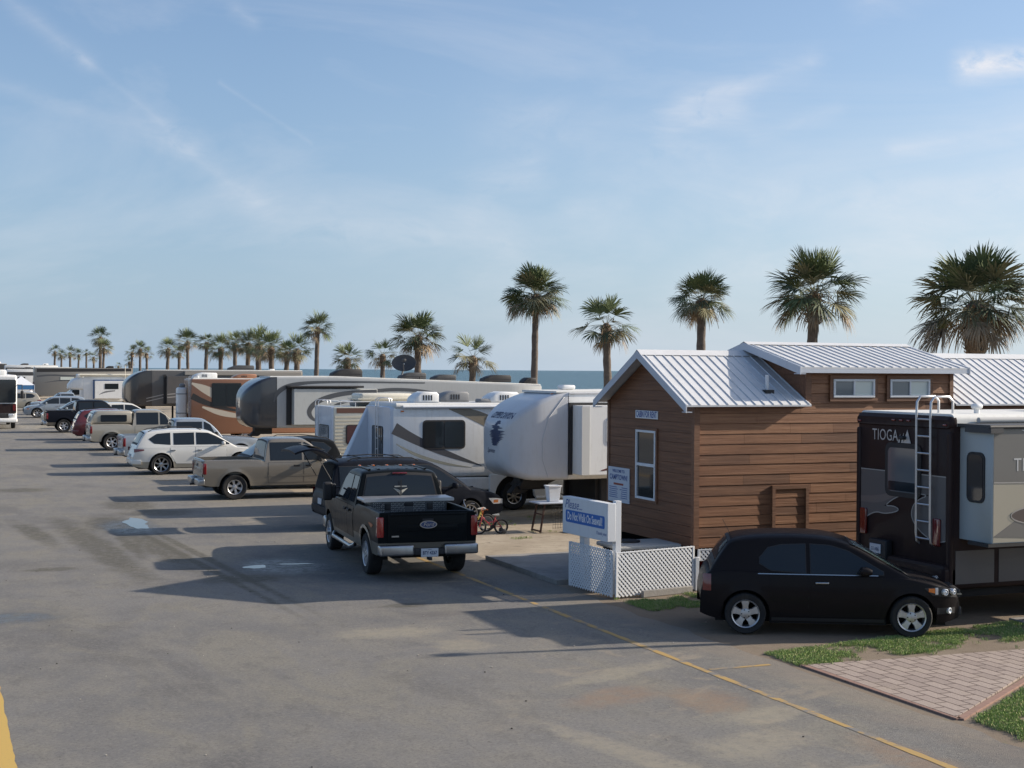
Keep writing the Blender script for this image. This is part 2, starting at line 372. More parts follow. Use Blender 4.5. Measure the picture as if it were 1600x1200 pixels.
def asphalt(g):
    big = g.nz(.22, 6, .6); mid = g.nz(1.1, 8, .68, (1, .55, 1)); fine = g.nz(60, 3, .8); grain = g.nz(230, 2, .7)
    c = g.mix(g.rng(big, .35, .65), (.135, .132, .129), (.185, .178, .168))
    c = g.mix(g.rng(mid, .38, .68, 0, .75), c, (.225, .208, .172)); c = g.mix(g.rng(g.nz(.42, 7, .62, (1.3, .6, 1), .8, (2, 7, 0)), .50, .62, 0, .75), c, (.215, .198, .158)); c = g.mix(g.rng(g.nz(.33, 8, .65, (1, .5, 1), .5, (8, 3, 0)), .54, .64, 0, .65), c, (.108, .103, .098)); c = g.mix(g.rng(g.nz(2.7, 9, .75, (1, .7, 1), .4, (9, 4, 2)), .50, .66, 0, .55), c, (.115, .108, .098)); c = g.mix(g.rng(g.nz(14, 5, .8), .48, .64, 0, .5), c, (.26, .245, .215)); c = g.mix(g.rng(g.nz(24, 4, .8, loc=(4, 4, 4)), .50, .64, 0, .6), c, (.085, .08, .075))
    apron = g.rng(g.ma('ADD', g.x, g.ma('MULTIPLY', g.ma('SUBTRACT', g.nz(.9, 5), .5), .35)), 7.42, 7.5)
    far = g.rng(g.y, 30, 44)
    c = g.mix(g.ma('MULTIPLY', g.ma('MULTIPLY', apron, far), .55), c, (.235, .213, .178))
    # blown sand lying on the paving near the verge
    sand = g.ma('MULTIPLY', g.rng(g.nz(.8, 9, .72, (1, 1.3, 1), .6, (3, 1, 0)), .52, .68), g.rng(g.x, 4.5, 9.0))
    c = g.mix(g.ma('MULTIPLY', sand, .7), c, (.31, .262, .195))
    edge = g.rng(g.ma('ADD', g.x, g.ma('MULTIPLY', g.ma('SUBTRACT', g.nz(1.6, 7), .5), 1.6)), 10.1, 10.9)
    c = g.mix(g.ma('MULTIPLY', edge, .6), c, (.24, .20, .155))
    for a in ((7.9, 15.8, .8, .42, .5, 1.5, .5), (8.9, 15.2, .5, .7, .6, 2, 0), (9.6, 11.8, .35, 1.4, .6, 2, 0)):
        c = g.mix(g.ma('MULTIPLY', g.spot(*a), .6), c, (.25, .165, .105))
    for a in ((6.6, 20.9, .9, .5, .8, 2, 0), (7.3, 19.5, .45, .5, .7, 2, 0), (8.6, 17, 1.3, .25, .8, 2.5, .4), (8.3, 13.2, .8, .5, .7, 1.5, .3), (9.2, 14.3, .7, .35, .7, 1.5, .2), (7.0, 13, .25, 2.2, .7, 1.6, .25)):
        c = g.mix(g.ma('MULTIPLY', g.spot(*a), .55), c, (.34, .30, .22))
    for a in ((11.6, 11.2, 1.7, 1.6, .3, 1, 0), (7.9, 22.2, .7, .3, .4, 2, 0)):
        c = g.mix(g.ma('MULTIPLY', g.spot(*a), .6), c, (.115, .105, .10))
    # oil and tyre stains along the lane
    for a in ((3.45, 33.5, .48, 6.8, .6, 1.1, .06), (4.7, 33.5, .5, 5.2, .6, 1.3, .05), (2.3, 36.5, .35, 3.0, .8, 1.1, .1), (5.9, 40.5, 1.2, .9, .8, 1.2, 0), (2.2, 29.8, .6, .35, .6, 2, 0), (7.6, 23.2, .5, .25, .5, 2, 0), (4.2, 33, .2, 2.5, .6, 1.3, 0), (4.3, 38, .75, 2.2, .6, .9, 0), (5.45, 30.5, .13, 8, .5, 1.4, .065), (5.1, 30.5, .12, 8, .5, 1.4, .065),
              (2.7, 49.3, 1.0, 1.0, .5, 1, 0), (5.4, 43, .8, 2.0, .7, 1, 0), (5.6, 27.2, .9, .6, .6, 2, 0)):
        c = g.mix(g.ma('MULTIPLY', g.spot(*a), .85), c, (.075, .068, .048))
    wet = None
    for a in ((1.15, 24.2, .95, .62, .35, 1.4, 0), (6.75, 28.7, 1.15, 1.5, .3, 1.0, 0), (4.7, 37.2, .95, 2.2, .35, .8, 0)):
        s_ = g.spot(*a); wet = s_ if wet is None else g.ma('MAXIMUM', wet, s_)
    c = g.mix(g.ma('MULTIPLY', wet, .55), c, (.05, .046, .038))
    crack = g.ma('MULTIPLY', g.rng(g.vor(.20, dist=1.0), .005, .001), g.rng(g.nz(.5, 4), .50, .62))
    c = g.mix(g.ma('MULTIPLY', crack, .16), c, (.08, .075, .07))
    pits = g.rng(g.nz(7, 2, .5), .74, .78)
    c = g.mix(g.ma('MULTIPLY', pits, .6), c, (.07, .065, .055))
    c = g.mix(g.rng(fine, .3, .8, 0, .22), c, (.10, .098, .095)); c = g.mix(g.rng(grain, .66, .75, 0, .4), c, (.33, .31, .28))
    rough = g.ma('SUBTRACT', .9, g.ma('MULTIPLY', wet, .62))
    return c, rough, g.ma('ADD', g.ma('MULTIPLY', fine, .6), g.ma('SUBTRACT', grain, g.ma('MULTIPLY', crack, .3)))
def sandy(g):
    c = g.mix(g.rng(g.nz(.7, 8, .65), .3, .7), (.30, .245, .175), (.42, .355, .265))
    c = g.mix(g.rng(g.nz(2.6, 8, .7, (1, 1.6, 1)), .5, .72, 0, .7), c, (.155, .118, .078))
    near = g.rng(g.y, 27, 22)
    c = g.mix(g.ma('MULTIPLY', near, .75), c, (.135, .098, .068))
    c = g.mix(g.ma('MULTIPLY', g.rng(g.nz(1.7, 8, .7, loc=(7, 2, 0)), .58, .70), .5), c, (.09, .12, .04))
    f = g.nz(45, 4, .7); c = g.mix(g.rng(f, .35, .8, 0, .35), c, (.13, .105, .075))
    return c, .95, f
M_ASPH = groundmat('asphalt', asphalt); M_SAND = groundmat('sandy_soil', sandy)
def grid_sheet(x0, x1, y0, y1, z, nx=1, ny=1):
    m = MB(); V = [(x0 + (x1 - x0) * i / nx, y0 + (y1 - y0) * j / ny, z) for i in range(nx + 1) for j in range(ny + 1)]
    m.add(V, [(i * (ny + 1) + j, (i + 1) * (ny + 1) + j, (i + 1) * (ny + 1) + j + 1, i * (ny + 1) + j + 1) for i in range(nx) for j in range(ny)]); return m
struct('ground', grid_sheet(-600, 38.2, -200, 4000, -.012, 6, 20), M_SAND, smooth=False)
m = MB(); R_ = random.Random(3); right = []
y = -30.0
while y < 900:
    right.append((10.98 + R_.uniform(-.10, .08) + (.0 if y < 26 else 0.15), y)); y += .45 if y < 60 else 6
m.add([(x, y, -.004) for x, y in right] + [(-14, y, -.004) for x, y in right], [(i, i + 1, len(right) + i + 1, len(right) + i) for i in range(len(right) - 1)])
struct('road', m, M_ASPH, smooth=False)
# sea and seawall
m = MB(); NX = [38, 41, 46, 55, 70, 100, 160, 300, 700, 2000, 8000, 40000]; NY = [-400, 0, 40, 80, 150, 300, 700, 2000, 8000, 40000]
V = [(x, y, -2.6) for x in NX for y in NY]; k = len(NY)
m.add(V, [(i * k + j, (i + 1) * k + j, (i + 1) * k + j + 1, i * k + j + 1) for i in range(len(NX) - 1) for j in range(k - 1)])
M_SEA = bpy.data.materials.new('sea_water'); M_SEA.use_nodes = True; _nt = M_SEA.node_tree; _b = _nt.nodes['Principled BSDF']
_b.inputs['Base Color'].default_value = (.06, .125, .15, 1); _b.inputs['Roughness'].default_value = .32; _b.inputs['IOR'].default_value = 1.33
_t = _nt.nodes.new('ShaderNodeTexCoord'); _mp = _nt.nodes.new('ShaderNodeMapping'); _mp.inputs['Scale'].default_value = (.10, .035, 1); _n = _nt.nodes.new('ShaderNodeTexNoise'); _n.inputs['Scale'].default_value = 5; _n.inputs['Detail'].default_value = 9
_nt.links.new(_t.outputs['Object'], _mp.inputs[0]); _nt.links.new(_mp.outputs[0], _n.inputs[0]); _bp = _nt.nodes.new('ShaderNodeBump'); _bp.inputs['Strength'].default_value = 1.0; _bp.inputs['Distance'].default_value = 2.5
_nt.links.new(_n.outputs[0], _bp.inputs['Height']); _nt.links.new(_bp.outputs[0], _b.inputs['Normal'])
struct('sea', m, M_SEA, smooth=False)
m = MB(); m.box(37.6, 38.2, -60, 900, -3.5, .35)
tag(m.build('seawall', mat('wall_concrete', (.32, .30, .27), .9, var=.2, bump=.3), bevel=.02), 'long low concrete seawall between the palms and the sea', 'seawall')

# painted lines
def paintmat(name, col, wear):
    def f(g):
        c = g.mix(g.rng(g.nz(2.2, 8, .7), wear, wear + .12), col, (.17, .162, .15)); return g.mix(g.rng(g.nz(40, 3, .7), .55, .75, 0, .5), c, (.14, .135, .125)), .8, None
    return groundmat(name, f)
M_YEL = paintmat('yellow_line_paint', (.38, .25, .085), .47); M_YEL2 = paintmat('yellow_kerb_paint', (.50, .33, .085), .66)
m = MB(); R_ = random.Random(5); L1, L2 = [], []
y = -10
while y < 31:
    w = .052 + R_.uniform(-.012, .01); L1.append((9.75 - w, y, .0)); L2.append((9.75 + w, y, .0)); y += .25
m.strip(L1, L2)
for yy, xa, xb in ((16.74, 9.84, 10.8), (52, 7.6, 12), (66, 7.6, 12)):
    m.add([(xa, yy - .045, 0), (xb, yy - .045, 0), (xb, yy + .045, 0), (xa, yy + .045, 0)], [(0, 1, 2, 3)])
struct('yellow_bay_line', m, M_YEL, smooth=False)
m = MB(); L1, L2 = [], []; y = -10
while y < 60:
    L1.append((.36, y, 0.0)); L2.append((.80 + R_.uniform(-.012, .012), y, 0.0)); y += .2
m.strip(L1, L2); struct('yellow_lane_line', m, M_YEL2, smooth=False)
# puddles
def puddle(cx, cy, rx, ry, seed, ang=0):
    R = random.Random(seed); P = []; ph = [R.uniform(0, 6) for _ in range(5)]
    for k in range(60):
        a = 2 * pi * k / 60; r = 1 + .14 * sin(2 * a + ph[0]) + .12 * sin(3 * a + ph[1]) + .08 * sin(5 * a + ph[2]) + .05 * sin(9 * a + ph[3]) + .03 * sin(14 * a + ph[4])
        u, v = rx * r * cos(a), ry * r * sin(a); P.append((cx + u * cos(ang) - v * sin(ang), cy + u * sin(ang) + v * cos(ang), .001))
    m = MB(); m.add(P, [tuple(range(60))]); return struct('puddle', m, mat('puddle_water', (.022, .021, .019), .03, spec=.5), smooth=False)
puddle(6.15, 28.75, .22, .26, 1); puddle(7.0, 28.9, .30, .08, 4, -.2); puddle(4.95, 37.9, .30, 1.25, 2)
# concrete pads, brick patio, turf
M_CONC = mat('pad_concrete', (.26, .25, .235), .9, var=.2, vs=2, bump=.3, dirt=.5, dirtcol=(.13, .115, .095))
m = MB(); m.box(11.0, 13.0, 24.45, 28.2, -.05, .09); m.box(16.4, 26, 17.6, 18.3, -.05, .05)
struct('concrete_pad', m, M_CONC, bevel=.015)
m = MB(); m.prism([(11.75, 22.72), (13.2, 22.72), (13.2, 22.86), (11.75, 22.86)], 'z', -.02, .12)
m.box(10.75, 11.05, 22.9, 23.4, -.02, .05)
def brickm(g):
    mp = g.nt.nodes.new('ShaderNodeMapping'); mp.inputs['Rotation'].default_value = (0, 0, pi / 2)
    g.nt.links.new(g.P, mp.inputs[0]); b = g.nt.nodes.new('ShaderNodeTexBrick')
    b.inputs['Scale'].default_value = 1; b.inputs['Brick Width'].default_value = .40; b.inputs['Row Height'].default_value = .20; b.inputs['Mortar Size'].default_value = .013
    b.inputs['Color1'].default_value = (.35, .285, .245, 1); b.inputs['Color2'].default_value = (.25, .20, .175, 1); b.inputs['Mortar'].default_value = (.075, .05, .04, 1); b.inputs['Bias'].default_value = -.2
    g.nt.links.new(mp.outputs[0], b.inputs[0])
    c = g.mix(g.rng(g.nz(1.3, 8, .7), .5, .75, 0, .55), b.outputs['Color'], (.34, .28, .21)); c = g.mix(g.rng(g.nz(70, 3), .3, .8, 0, .3), c, (.16, .12, .10))
    return c, .9, g.ma('SUBTRACT', g.nz(30, 4), g.ma('MULTIPLY', b.outputs['Fac'], 1.5))
M_BRICK = groundmat('patio_brick', brickm)
m = MB(); m.add([(11.25, 16.55, .012), (11.2, 13.25, .012), (17.5, 13.25, .012), (18, 16.9, .012), (14, 16.5, .012)], [(0, 1, 2, 3, 4)])
m2 = MB()
P = [(11.25, 16.5), (11.2, 13.35), (13.8, 15.02), (15.9, 16.25), (13.2, 16.38)]
m2.prism(P, 'z', -.03, .014); struct('brick_patio', m2, M_BRICK, smooth=False)
m = MB()
for (a, b) in (((11.2, 13.3), (11.2, 16.55)), ((11.2, 13.29), (15.9, 16.19))):
    m.bar((*a, -.008), (*b, -.008), .1, .04)
struct('patio_edging', m, mat('edging_brick', (.25, .15, .115), .9, var=.25, vs=12), bevel=.008)
# turf: tufts of blades in drifts
def tufts(seed, n, pick, h=.07):
    R = random.Random(seed); m = MB()
    for _ in range(n):
        x, y = pick(R)
        if x is None: continue
        for b in range(R.randint(6, 9)):
            a = R.uniform(0, 6.28); l = R.uniform(.4, 1.2) * h; w = R.uniform(.0015, .003); px, py = x + R.gauss(0, .025), y + R.gauss(0, .025)
            dx, dy = cos(a) * l * .5, sin(a) * l * .5
            m.add([(px - sin(a) * w, py + cos(a) * w, -.01), (px + sin(a) * w, py - cos(a) * w, -.01), (px + dx * .5 + sin(a) * w * .7, py + dy * .5 - cos(a) * w * .7, l * .6), (px + dx, py + dy, l * .75)], [(0, 1, 2), (0, 2, 3)], R.choice((0, 0, 1, 1, 2)))
    return m
GR = [mat('grass_green', (.27, .37, .11), .8), mat('grass_dark', (.18, .27, .07), .8), mat('grass_dry', (.45, .41, .22), .9)]
from mathutils import noise as mnoise
def drift(x, y, s=1.0, t=0.0): return mnoise.noise(Vector((x * s, y * s, 1.7))) + .5 * mnoise.noise(Vector((x * s * 2.7, y * s * 2.7, 4.1))) > t
def pk1(R):
    x = R.uniform(11.15, 19.5); y = 16.55 + (x - 11) * .10 + R.uniform(-.12, 1.0) * (.85 + .05 * (x - 11))
    return (x, y) if drift(x, y, 1.1, .0 + R.uniform(-.3, .05)) else (None, None)
def pk2(R):
    x = R.uniform(11.3, 16); y = 13.1 + (x - 11.2) * .62 - abs(R.gauss(0, 1.0)) - .0
    return (x, y) if y > 9 and (x - 11.2) > (13.2 - y) * .05 and drift(x, y, 1.5, -.10 + R.uniform(-.2, .1)) else (None, None)
def pk3(R):
    x = R.uniform(11.3, 13.3); y = R.uniform(21.2, 22.6) + (x - 11.5) * .1
    return (x, y) if drift(x, y, 1.6, .12 + R.uniform(-.2, .1)) else (None, None)
def pk4(R):
    x = R.uniform(12, 22); y = R.uniform(28.4, 36); return (x, y) if drift(x, y, .7, .42) else (None, None)
def pk5(R):
    x = R.uniform(11.2, 15); y = R.uniform(12, 17.8); return (x, y) if drift(x, y, 2.2, .5) and y < 13.4 or y > 16.4 and drift(x, y, 2.0, .2) else (None, None)
for pk, n, h, nm in ((pk1, 11000, .045, 'grass'), (pk2, 7500, .055, 'grass'), (pk3, 3500, .05, 'grass'), (pk4, 5000, .05, 'grass'), (pk5, 2500, .05, 'grass')):
    tag(tufts(n, n, pk, h).build(nm, GR, smooth=False), kind='stuff')
# litter, pebbles on the road
m = MB(); R_ = random.Random(9)
for _ in range(130):
    x, y, r = R_.uniform(1, 13), R_.uniform(9, 34), R_.uniform(.004, .012); m.blob(x - r, x + r, y - r, y + r, -.002, r * .9, r * .4, R_.randint(0, 1), 1)
tag(m.build('pebbles', [mat('pebble_pale', (.4, .37, .32), .9), mat('pebble_dark', (.05, .045, .04), .9)], smooth=False), kind='stuff')

# ------------------------------------------------------------------ the rental cabin
def woodm(name, c1, c2, sc=1.0):
    def f(g):
        a = g.nz(3 * sc, 8, .62, (.35, 9, 9), .3); b = g.nz(1.1, 4, .6)
        c = g.mix(g.rng(a, .3, .72), c1, c2); c = g.mix(g.rng(b, .35, .7, 0, .35), c, tuple(v * .6 for v in c1)); return c, .62, a
    return groundmat(name, f)
M_W1 = woodm('cedar_siding', (.185, .076, .033), (.285, .130, .060)); M_W2 = woodm('cedar_siding_light', (.225, .095, .041), (.33, .158, .074))
M_W3 = woodm('cedar_siding_dark', (.135, .056, .026), (.215, .098, .046)); M_TW = woodm('cedar_trim', (.15, .066, .033), (.215, .103, .054))
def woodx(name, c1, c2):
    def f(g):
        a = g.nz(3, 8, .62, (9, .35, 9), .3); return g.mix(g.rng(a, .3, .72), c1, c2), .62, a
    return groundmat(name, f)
M_WF = woodx('cedar_gable_shaded', (.12, .049, .022), (.19, .085, .040))  # gable cedar darker than the siding: its shade is put into the colour
M_MET = mat('roof_sheet_metal', (.60, .61, .62), .55, 0, var=.08, vs=3, dirt=.3, dirtcol=(.36, .35, .33)); M_FAS = mat('fascia_metal', (.50, .54, .60), .5, .1, dirt=.2, dirtcol=(.35, .35, .35))
M_SEAM = mat('roof_seam_shadow', (.33, .35, .38), .5, .2)
CX0, CX1, CY0, CY1 = 13.15, 25.2, 23.0, 26.66; CZ0, CE, CR = .77, 3.46, 4.40; CYM = (CY0 + CY1) / 2
cab = thing('cabin', 'small brown wooden rental cabin with white metal roof and dormer', 'cabin', ((CX0 + CX1) / 2, CYM, 0))
def cadd(name, m, mt, parent=None, **k):
    o = m.build(name, mt, parent or cab, **k)
    if parent is None: o.location = -Vector(((CX0 + CX1) / 2, CYM, 0))
    return o
m = MB(); m.box(CX0 + .03, CX1, CY0 + .03, CY1, CZ0, CE)                       # core
m.prism([(CY0 + .03, CE), (CY1, CE), (CYM, CR - .02)], 'x', CX0 + .03, CX1)
cadd('wall', m, M_W3, smooth=False)
R_ = random.Random(11); m = MB(); nb = 14; bh = (CE - CZ0 + .02) / nb
def lap(m, xa, xb, z, h, y, mi, t=.018):
    m.add([(xa, y, z), (xb, y, z), (xb, y + .001, z + h), (xa, y + .001, z + h), (xa, y - t, z + .004), (xb, y - t, z + .004), (xb, y - .004, z + h - .006), (xa, y - .004, z + h - .006)],
          [(4, 5, 6, 7), (0, 1, 5, 4), (3, 7, 6, 2), (0, 4, 7, 3), (1, 2, 6, 5)], mi)
for i in range(nb):
    z = CZ0 + i * bh; x = CX0 + .1
    cuts = [x]
    while x < CX1: x += R_.choice((1.2, 2.4, 3.6)) * R_.uniform(.8, 1.1); cuts.append(min(x, CX1))
    for a, b in zip(cuts, cuts[1:]):
        if b - a > .02: lap(m, a, b - .004, z, bh, CY0 + .028, R_.choice((0, 0, 1, 1, 2)), .014)
cadd('siding', m, [M_W1, M_W2, M_W3], smooth=False)
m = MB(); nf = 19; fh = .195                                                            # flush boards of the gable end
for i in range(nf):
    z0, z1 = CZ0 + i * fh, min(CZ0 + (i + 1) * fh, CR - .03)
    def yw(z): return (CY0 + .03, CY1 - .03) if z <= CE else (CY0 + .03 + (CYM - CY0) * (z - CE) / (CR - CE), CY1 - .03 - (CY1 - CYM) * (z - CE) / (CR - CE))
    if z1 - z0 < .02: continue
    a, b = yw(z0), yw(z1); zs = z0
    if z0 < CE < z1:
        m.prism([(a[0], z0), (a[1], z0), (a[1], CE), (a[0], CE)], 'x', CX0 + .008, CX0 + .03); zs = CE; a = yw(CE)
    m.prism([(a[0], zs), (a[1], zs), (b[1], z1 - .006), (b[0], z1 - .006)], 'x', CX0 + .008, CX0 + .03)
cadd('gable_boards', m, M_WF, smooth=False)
m = MB(); m.prism([(CX0 - .012, CY0 - .018), (CX0 + .105, CY0 - .018), (CX0 + .105, CY0 + .028), (CX0 + .006, CY0 + .028), (CX0 + .006, CY0 + .09), (CX0 - .012, CY0 + .09)], 'z', CZ0 - .01, CE)
cadd('corner_trim', m, M_TW); m = MB(); m.box(CX0 - .008, CX0 + .004, CY1 - .1, CY1, CZ0, CE); cadd('corner_trim', m, M_TW)
# metal roofs: sheets with raised seams
def roof(name, x0, x1, ye, ze, yr, zr, over=.16, xs=.2, rakes=(1, 1), eave=True):
    """gable roof; eave at ye, ridge at yr; mirrored to the far side"""
    m = MB(); sl = (zr - ze) / (yr - ye); th = .035
    for sg in (1, -1):
        f = lambda y: yr + sg * (y - yr)
        ya = ye - over; za = ze - over * sl
        m.add([(x, f(y), z + dz) for dz in (0, th) for x in (x0, x1) for y, z in ((ya, za), (yr, zr))], [(0, 1, 3, 2), (4, 6, 7, 5), (0, 2, 6, 4), (0, 4, 5, 1), (2, 3, 7, 6)])
        x = x0 + .10
        while x < x1 - .03:
            w = .013; h = .02
            vs = [(x + dx, f(y), z + th + dz) for y, z in ((ya - .003, za), (yr, zr)) for dx, dz in ((-w, -.002), (-w * .6, h), (w * .6, h), (w, -.002))]
            m.add(vs, [(0, 1, 5, 4), (1, 2, 6, 5), (2, 3, 7, 6), (0, 3, 2, 1)], 0); x += xs
    m.add([(x, yr + dy, zr + dz) for x in (x0 - .01, x1 + .01) for dy, dz in ((-.17, .055 - .17 * sl), (0, .075), (.17, .055 - .17 * sl))], [(0, 1, 4, 3), (1, 2, 5, 4)], 0)
    o = cadd(name, m, M_MET, smooth=False); f = MB()
    for sg in (1, -1):                            # rake and eave fascia
        g = lambda y: yr + sg * (y - yr)
        ya = ye - over; za = ze - over * sl
        for x, on in ((x0, rakes[0]), (x1, rakes[1])):
            if not on: continue
            f.add([(x + dx, g(y), z + dz) for dx in (-.012, .012) for y, z in ((ya - .01, za), (yr, zr + .01)) for dz in (-.11, .045)], [(0, 1, 3, 2), (4, 6, 7, 5), (0, 4, 5, 1), (2, 3, 7, 6), (1, 5, 7, 3), (0, 2, 6, 4)])
        y1, y2_ = sorted((g(ya + .0), g(ya + .02)))
        if eave: f.box(x0 + .012, x1 - .012, y1, y2_, za - .08, za - .002)
        y1, y2_ = sorted((g(ya), g(ye))); f.box(x0 - .01, x0 + .13, y1, y2_, za - .105, za - .09) if rakes[0] else None
    f2 = f.build('fascia', M_FAS, o, smooth=False); return o
DX0, DX1 = 15.62, 19.12
roof('main_roof', CX0 - .26, DX0 + .02, CY0, CE + .03, CYM, CR + .03, .14, rakes=(1, 0), eave=False); roof('main_roof', DX1 - .02, CX1 + .2, CY0, CE + .03, CYM, CR + .03, .14, rakes=(0, 1), eave=False)
m = MB(); m.box(DX0, DX1, CY0 + .03, CY1 - .03, CE - .05, 4.15); m.prism([(CY0 + .03, 4.15), (CY1 - .03, 4.15), (CYM, 4.58)], 'x', DX0, DX1)
dorm = cadd('dormer_wall', m, M_W3, smooth=False)
m = MB()
for i in range(4):
    z = CE + .01 + i * .195; lap(m, DX0 + .1, DX1 - .08, z, .195 if i < 3 else .10, CY0 + .028, i % 2, .024)
for i in range(4):                                # boards on the dormer cheek
    z = CE + .0 + i * .19; y0 = CY0 + .05; y1 = CY1 - .1
    m.add([(DX0 - .02, y0, z), (DX0 - .02, y1, z), (DX0 - .003, y1, min(z + .186, 4.2)), (DX0 - .003, y0, min(z + .186, 4.12)), (DX0, y0, z), (DX0, y1, z)], [(0, 1, 2, 3), (0, 4, 5, 1)], 2)
m.box(DX0 - .024, DX0 + .1, CY0 - .015, CY0 + .03, CE + .0, 4.15, 3); m.box(DX1 - .08, DX1 + .01, CY0 - .015, CY0 + .03, CE + .0, 4.15, 3)
cadd('dormer_siding', m, [M_W1, M_W2, M_W3, M_TW], smooth=False)
roof('dormer_roof', DX0 - .28, DX1 + .26, CY0, 4.19, CYM, 4.62, .2, .205)
def cwindow(name, axis, a0, a1, z0, z1, d, split, glass, trim=.07, blind=None):
    """white framed sash in a timber surround; axis 'y' faces -Y at y=d, 'x' faces -X at x=d"""
    def bx(m, u0, u1, v0, v1, p0, p1, mi=0):
        if axis == 'y': m.box(u0, u1, d - p1, d - p0, v0, v1, mi)
        else: m.box(d - p1, d - p0, u0, u1, v0, v1, mi)
    t = MB()
    for u0, u1, v0, v1 in ((a0 - trim, a1 + trim, z1, z1 + trim), (a0 - trim, a1 + trim, z0 - trim, z0), (a0 - trim, a0, z0, z1), (a1, a1 + trim, z0, z1)): bx(t, u0, u1, v0, v1, 0, .03)
    o = cadd(name, t, M_TW, smooth=False)
    f = MB(); w = .045
    bx(f, a0, a1, z1 - w, z1, 0, .045); bx(f, a0, a1, z0, z0 + w, 0, .045); bx(f, a0, a0 + w, z0 + w, z1 - w, 0, .045); bx(f, a1 - w, a1, z0 + w, z1 - w, 0, .045)
    if split == 'h': zm = (z0 + z1) / 2; bx(f, a0 + w, a1 - w, zm - .03, zm + .03, .005, .043)
    else: am = (a0 + a1) / 2; bx(f, am - .02, am + .02, z0 + w, z1 - w, .005, .043)
    f.build('frame', M_VINYL, o, bevel=.004)
    g = MB()
    if split == 'h': bx(g, a0 + w, a1 - w, z0 + w, z1 - w, .0, .012)
    else: bx(g, a0 + w, am - .02, z0 + w, z1 - w, .0, .02, 0); bx(g, am + .02, a1 - w, z0 + w, z1 - w, .0, .012, 1 if blind else 0)
    g.build('pane', [glass, blind or glass], o, smooth=False); return o
M_BLIND = mat('window_screen_pale', (.62, .66, .60), .35, coat=.6); M_GREYG = mat('grey_pane', (.16, .18, .19), .15, coat=.5)
cwindow('dormer_window', 'y', 16.22, 17.19, 3.585, 3.945, CY0 - .0, 'v', M_GREYG, .075, M_BLIND)
cwindow('dormer_window', 'y', 17.56, 18.53, 3.585, 3.945, CY0 - .0, 'v', M_GREYG, .075, M_BLIND)
cwindow('gable_window', 'x', 24.49, 25.32, 1.52, 2.90, CX0 + .008, 'h', M_GLASS2, .05)
m = MB()                                          # storage hatch in the long wall
for a in ((14.85, 15.68, 1.83, 1.9), (14.85, 14.92, .98, 1.83), (15.61, 15.68, .98, 1.83)): m.box(a[0], a[1], CY0 - .028, CY0 + .03, a[2], a[3])
hatch = cadd('storage_hatch', m, M_TW)
m = MB()
for i in range(5): lap(m, 14.925, 15.605, .99 + i * .168, .165, CY0 + .012, i % 3, .012)
m.build('hatch_door', [M_W1, M_W2, M_W3], hatch, smooth=False)
m = MB(); m.lathe([(.035, 3.75), (.035, 4.14), (.03, 4.14)], (14.95, 23.35, -.12), 'z', 12, 0, True)
cadd('vent_pipe', m, M_VINYL)
m = MB(); m.box(14.86, 15.05, 23.25, 23.44, 3.66, 3.73); cadd('pipe_flashing', m, M_TRIM)
m = MB(); m.box(CX0 + .1, CX1, CY0 + .16, CY0 + .3, .5, CZ0 - .01); m.box(CX0 + .2, CX1, CY1 - .3, CY1 - .2, .5, CZ0 - .01)
for x in (14, 17, 20, 23): m.box(x, x + .3, CY0 + .4, CY1 - .4, 0, .6)
cadd('chassis', m, M_UNDER, smooth=False)
# notices on the gable
sg_ = MB(); sg_.prism([(24.43, 3.13), (25.37, 3.13), (25.37, 3.29), (24.43, 3.29)], 'x', CX0 - .012, CX0 + .006)
s1 = tag(sg_.build('rental_sign', M_VINYL, bevel=.003), 'narrow white board reading CABIN FOR RENT above the tall window', 'sign')
s1.location = (0, 0, 0)
text('lettering', 'CABIN FOR RENT', .175, M_BLUET, s1, (CX0 - .015, 24.9, 3.21), (0, -1, 0), (0, 0, 1), wx=.63, bold=.004)
sg_ = MB(); sg_.prism([(25.62, 1.36), (26.58, 1.36), (26.58, 2.08), (25.62, 2.08)], 'x', CX0 - .015, CX0 + .006)
s2 = tag(sg_.build('welcome_sign', mat('sign_pale', (.52, .56, .62), .5), bevel=.003), 'pale square notice with blue heading and small print beside cabin window', 'sign')
yy = 26.1
text('heading', 'WELCOME TO', .085, M_BLUET, s2, (CX0 - .018, yy, 2.0), (0, -1, 0), (0, 0, 1), bold=.002)
text('title', 'CAMPTOWN!', .15, M_BLUET, s2, (CX0 - .018, yy, 1.87), (0, -1, 0), (0, 0, 1), wx=.88, bold=.003)
b_ = MB(); b_.box(CX0 - .019, CX0 - .015, yy - .22, yy + .22, 1.715, 1.755); b_.build('red_bar', mat('brick_red_print', (.28, .06, .04), .6), s2)
b_ = MB(); R_ = random.Random(2)
for i in range(6):
    z = 1.66 - i * .042; b_.box(CX0 - .018, CX0 - .0152, yy - .40, yy - .05 - R_.uniform(0, .1), z, z + .014); b_.box(CX0 - .018, CX0 - .0152, yy + .03 + R_.uniform(0, .05), yy + .42, z, z + .014)
b_.build('small_print', M_BLUET, s2, smooth=False)

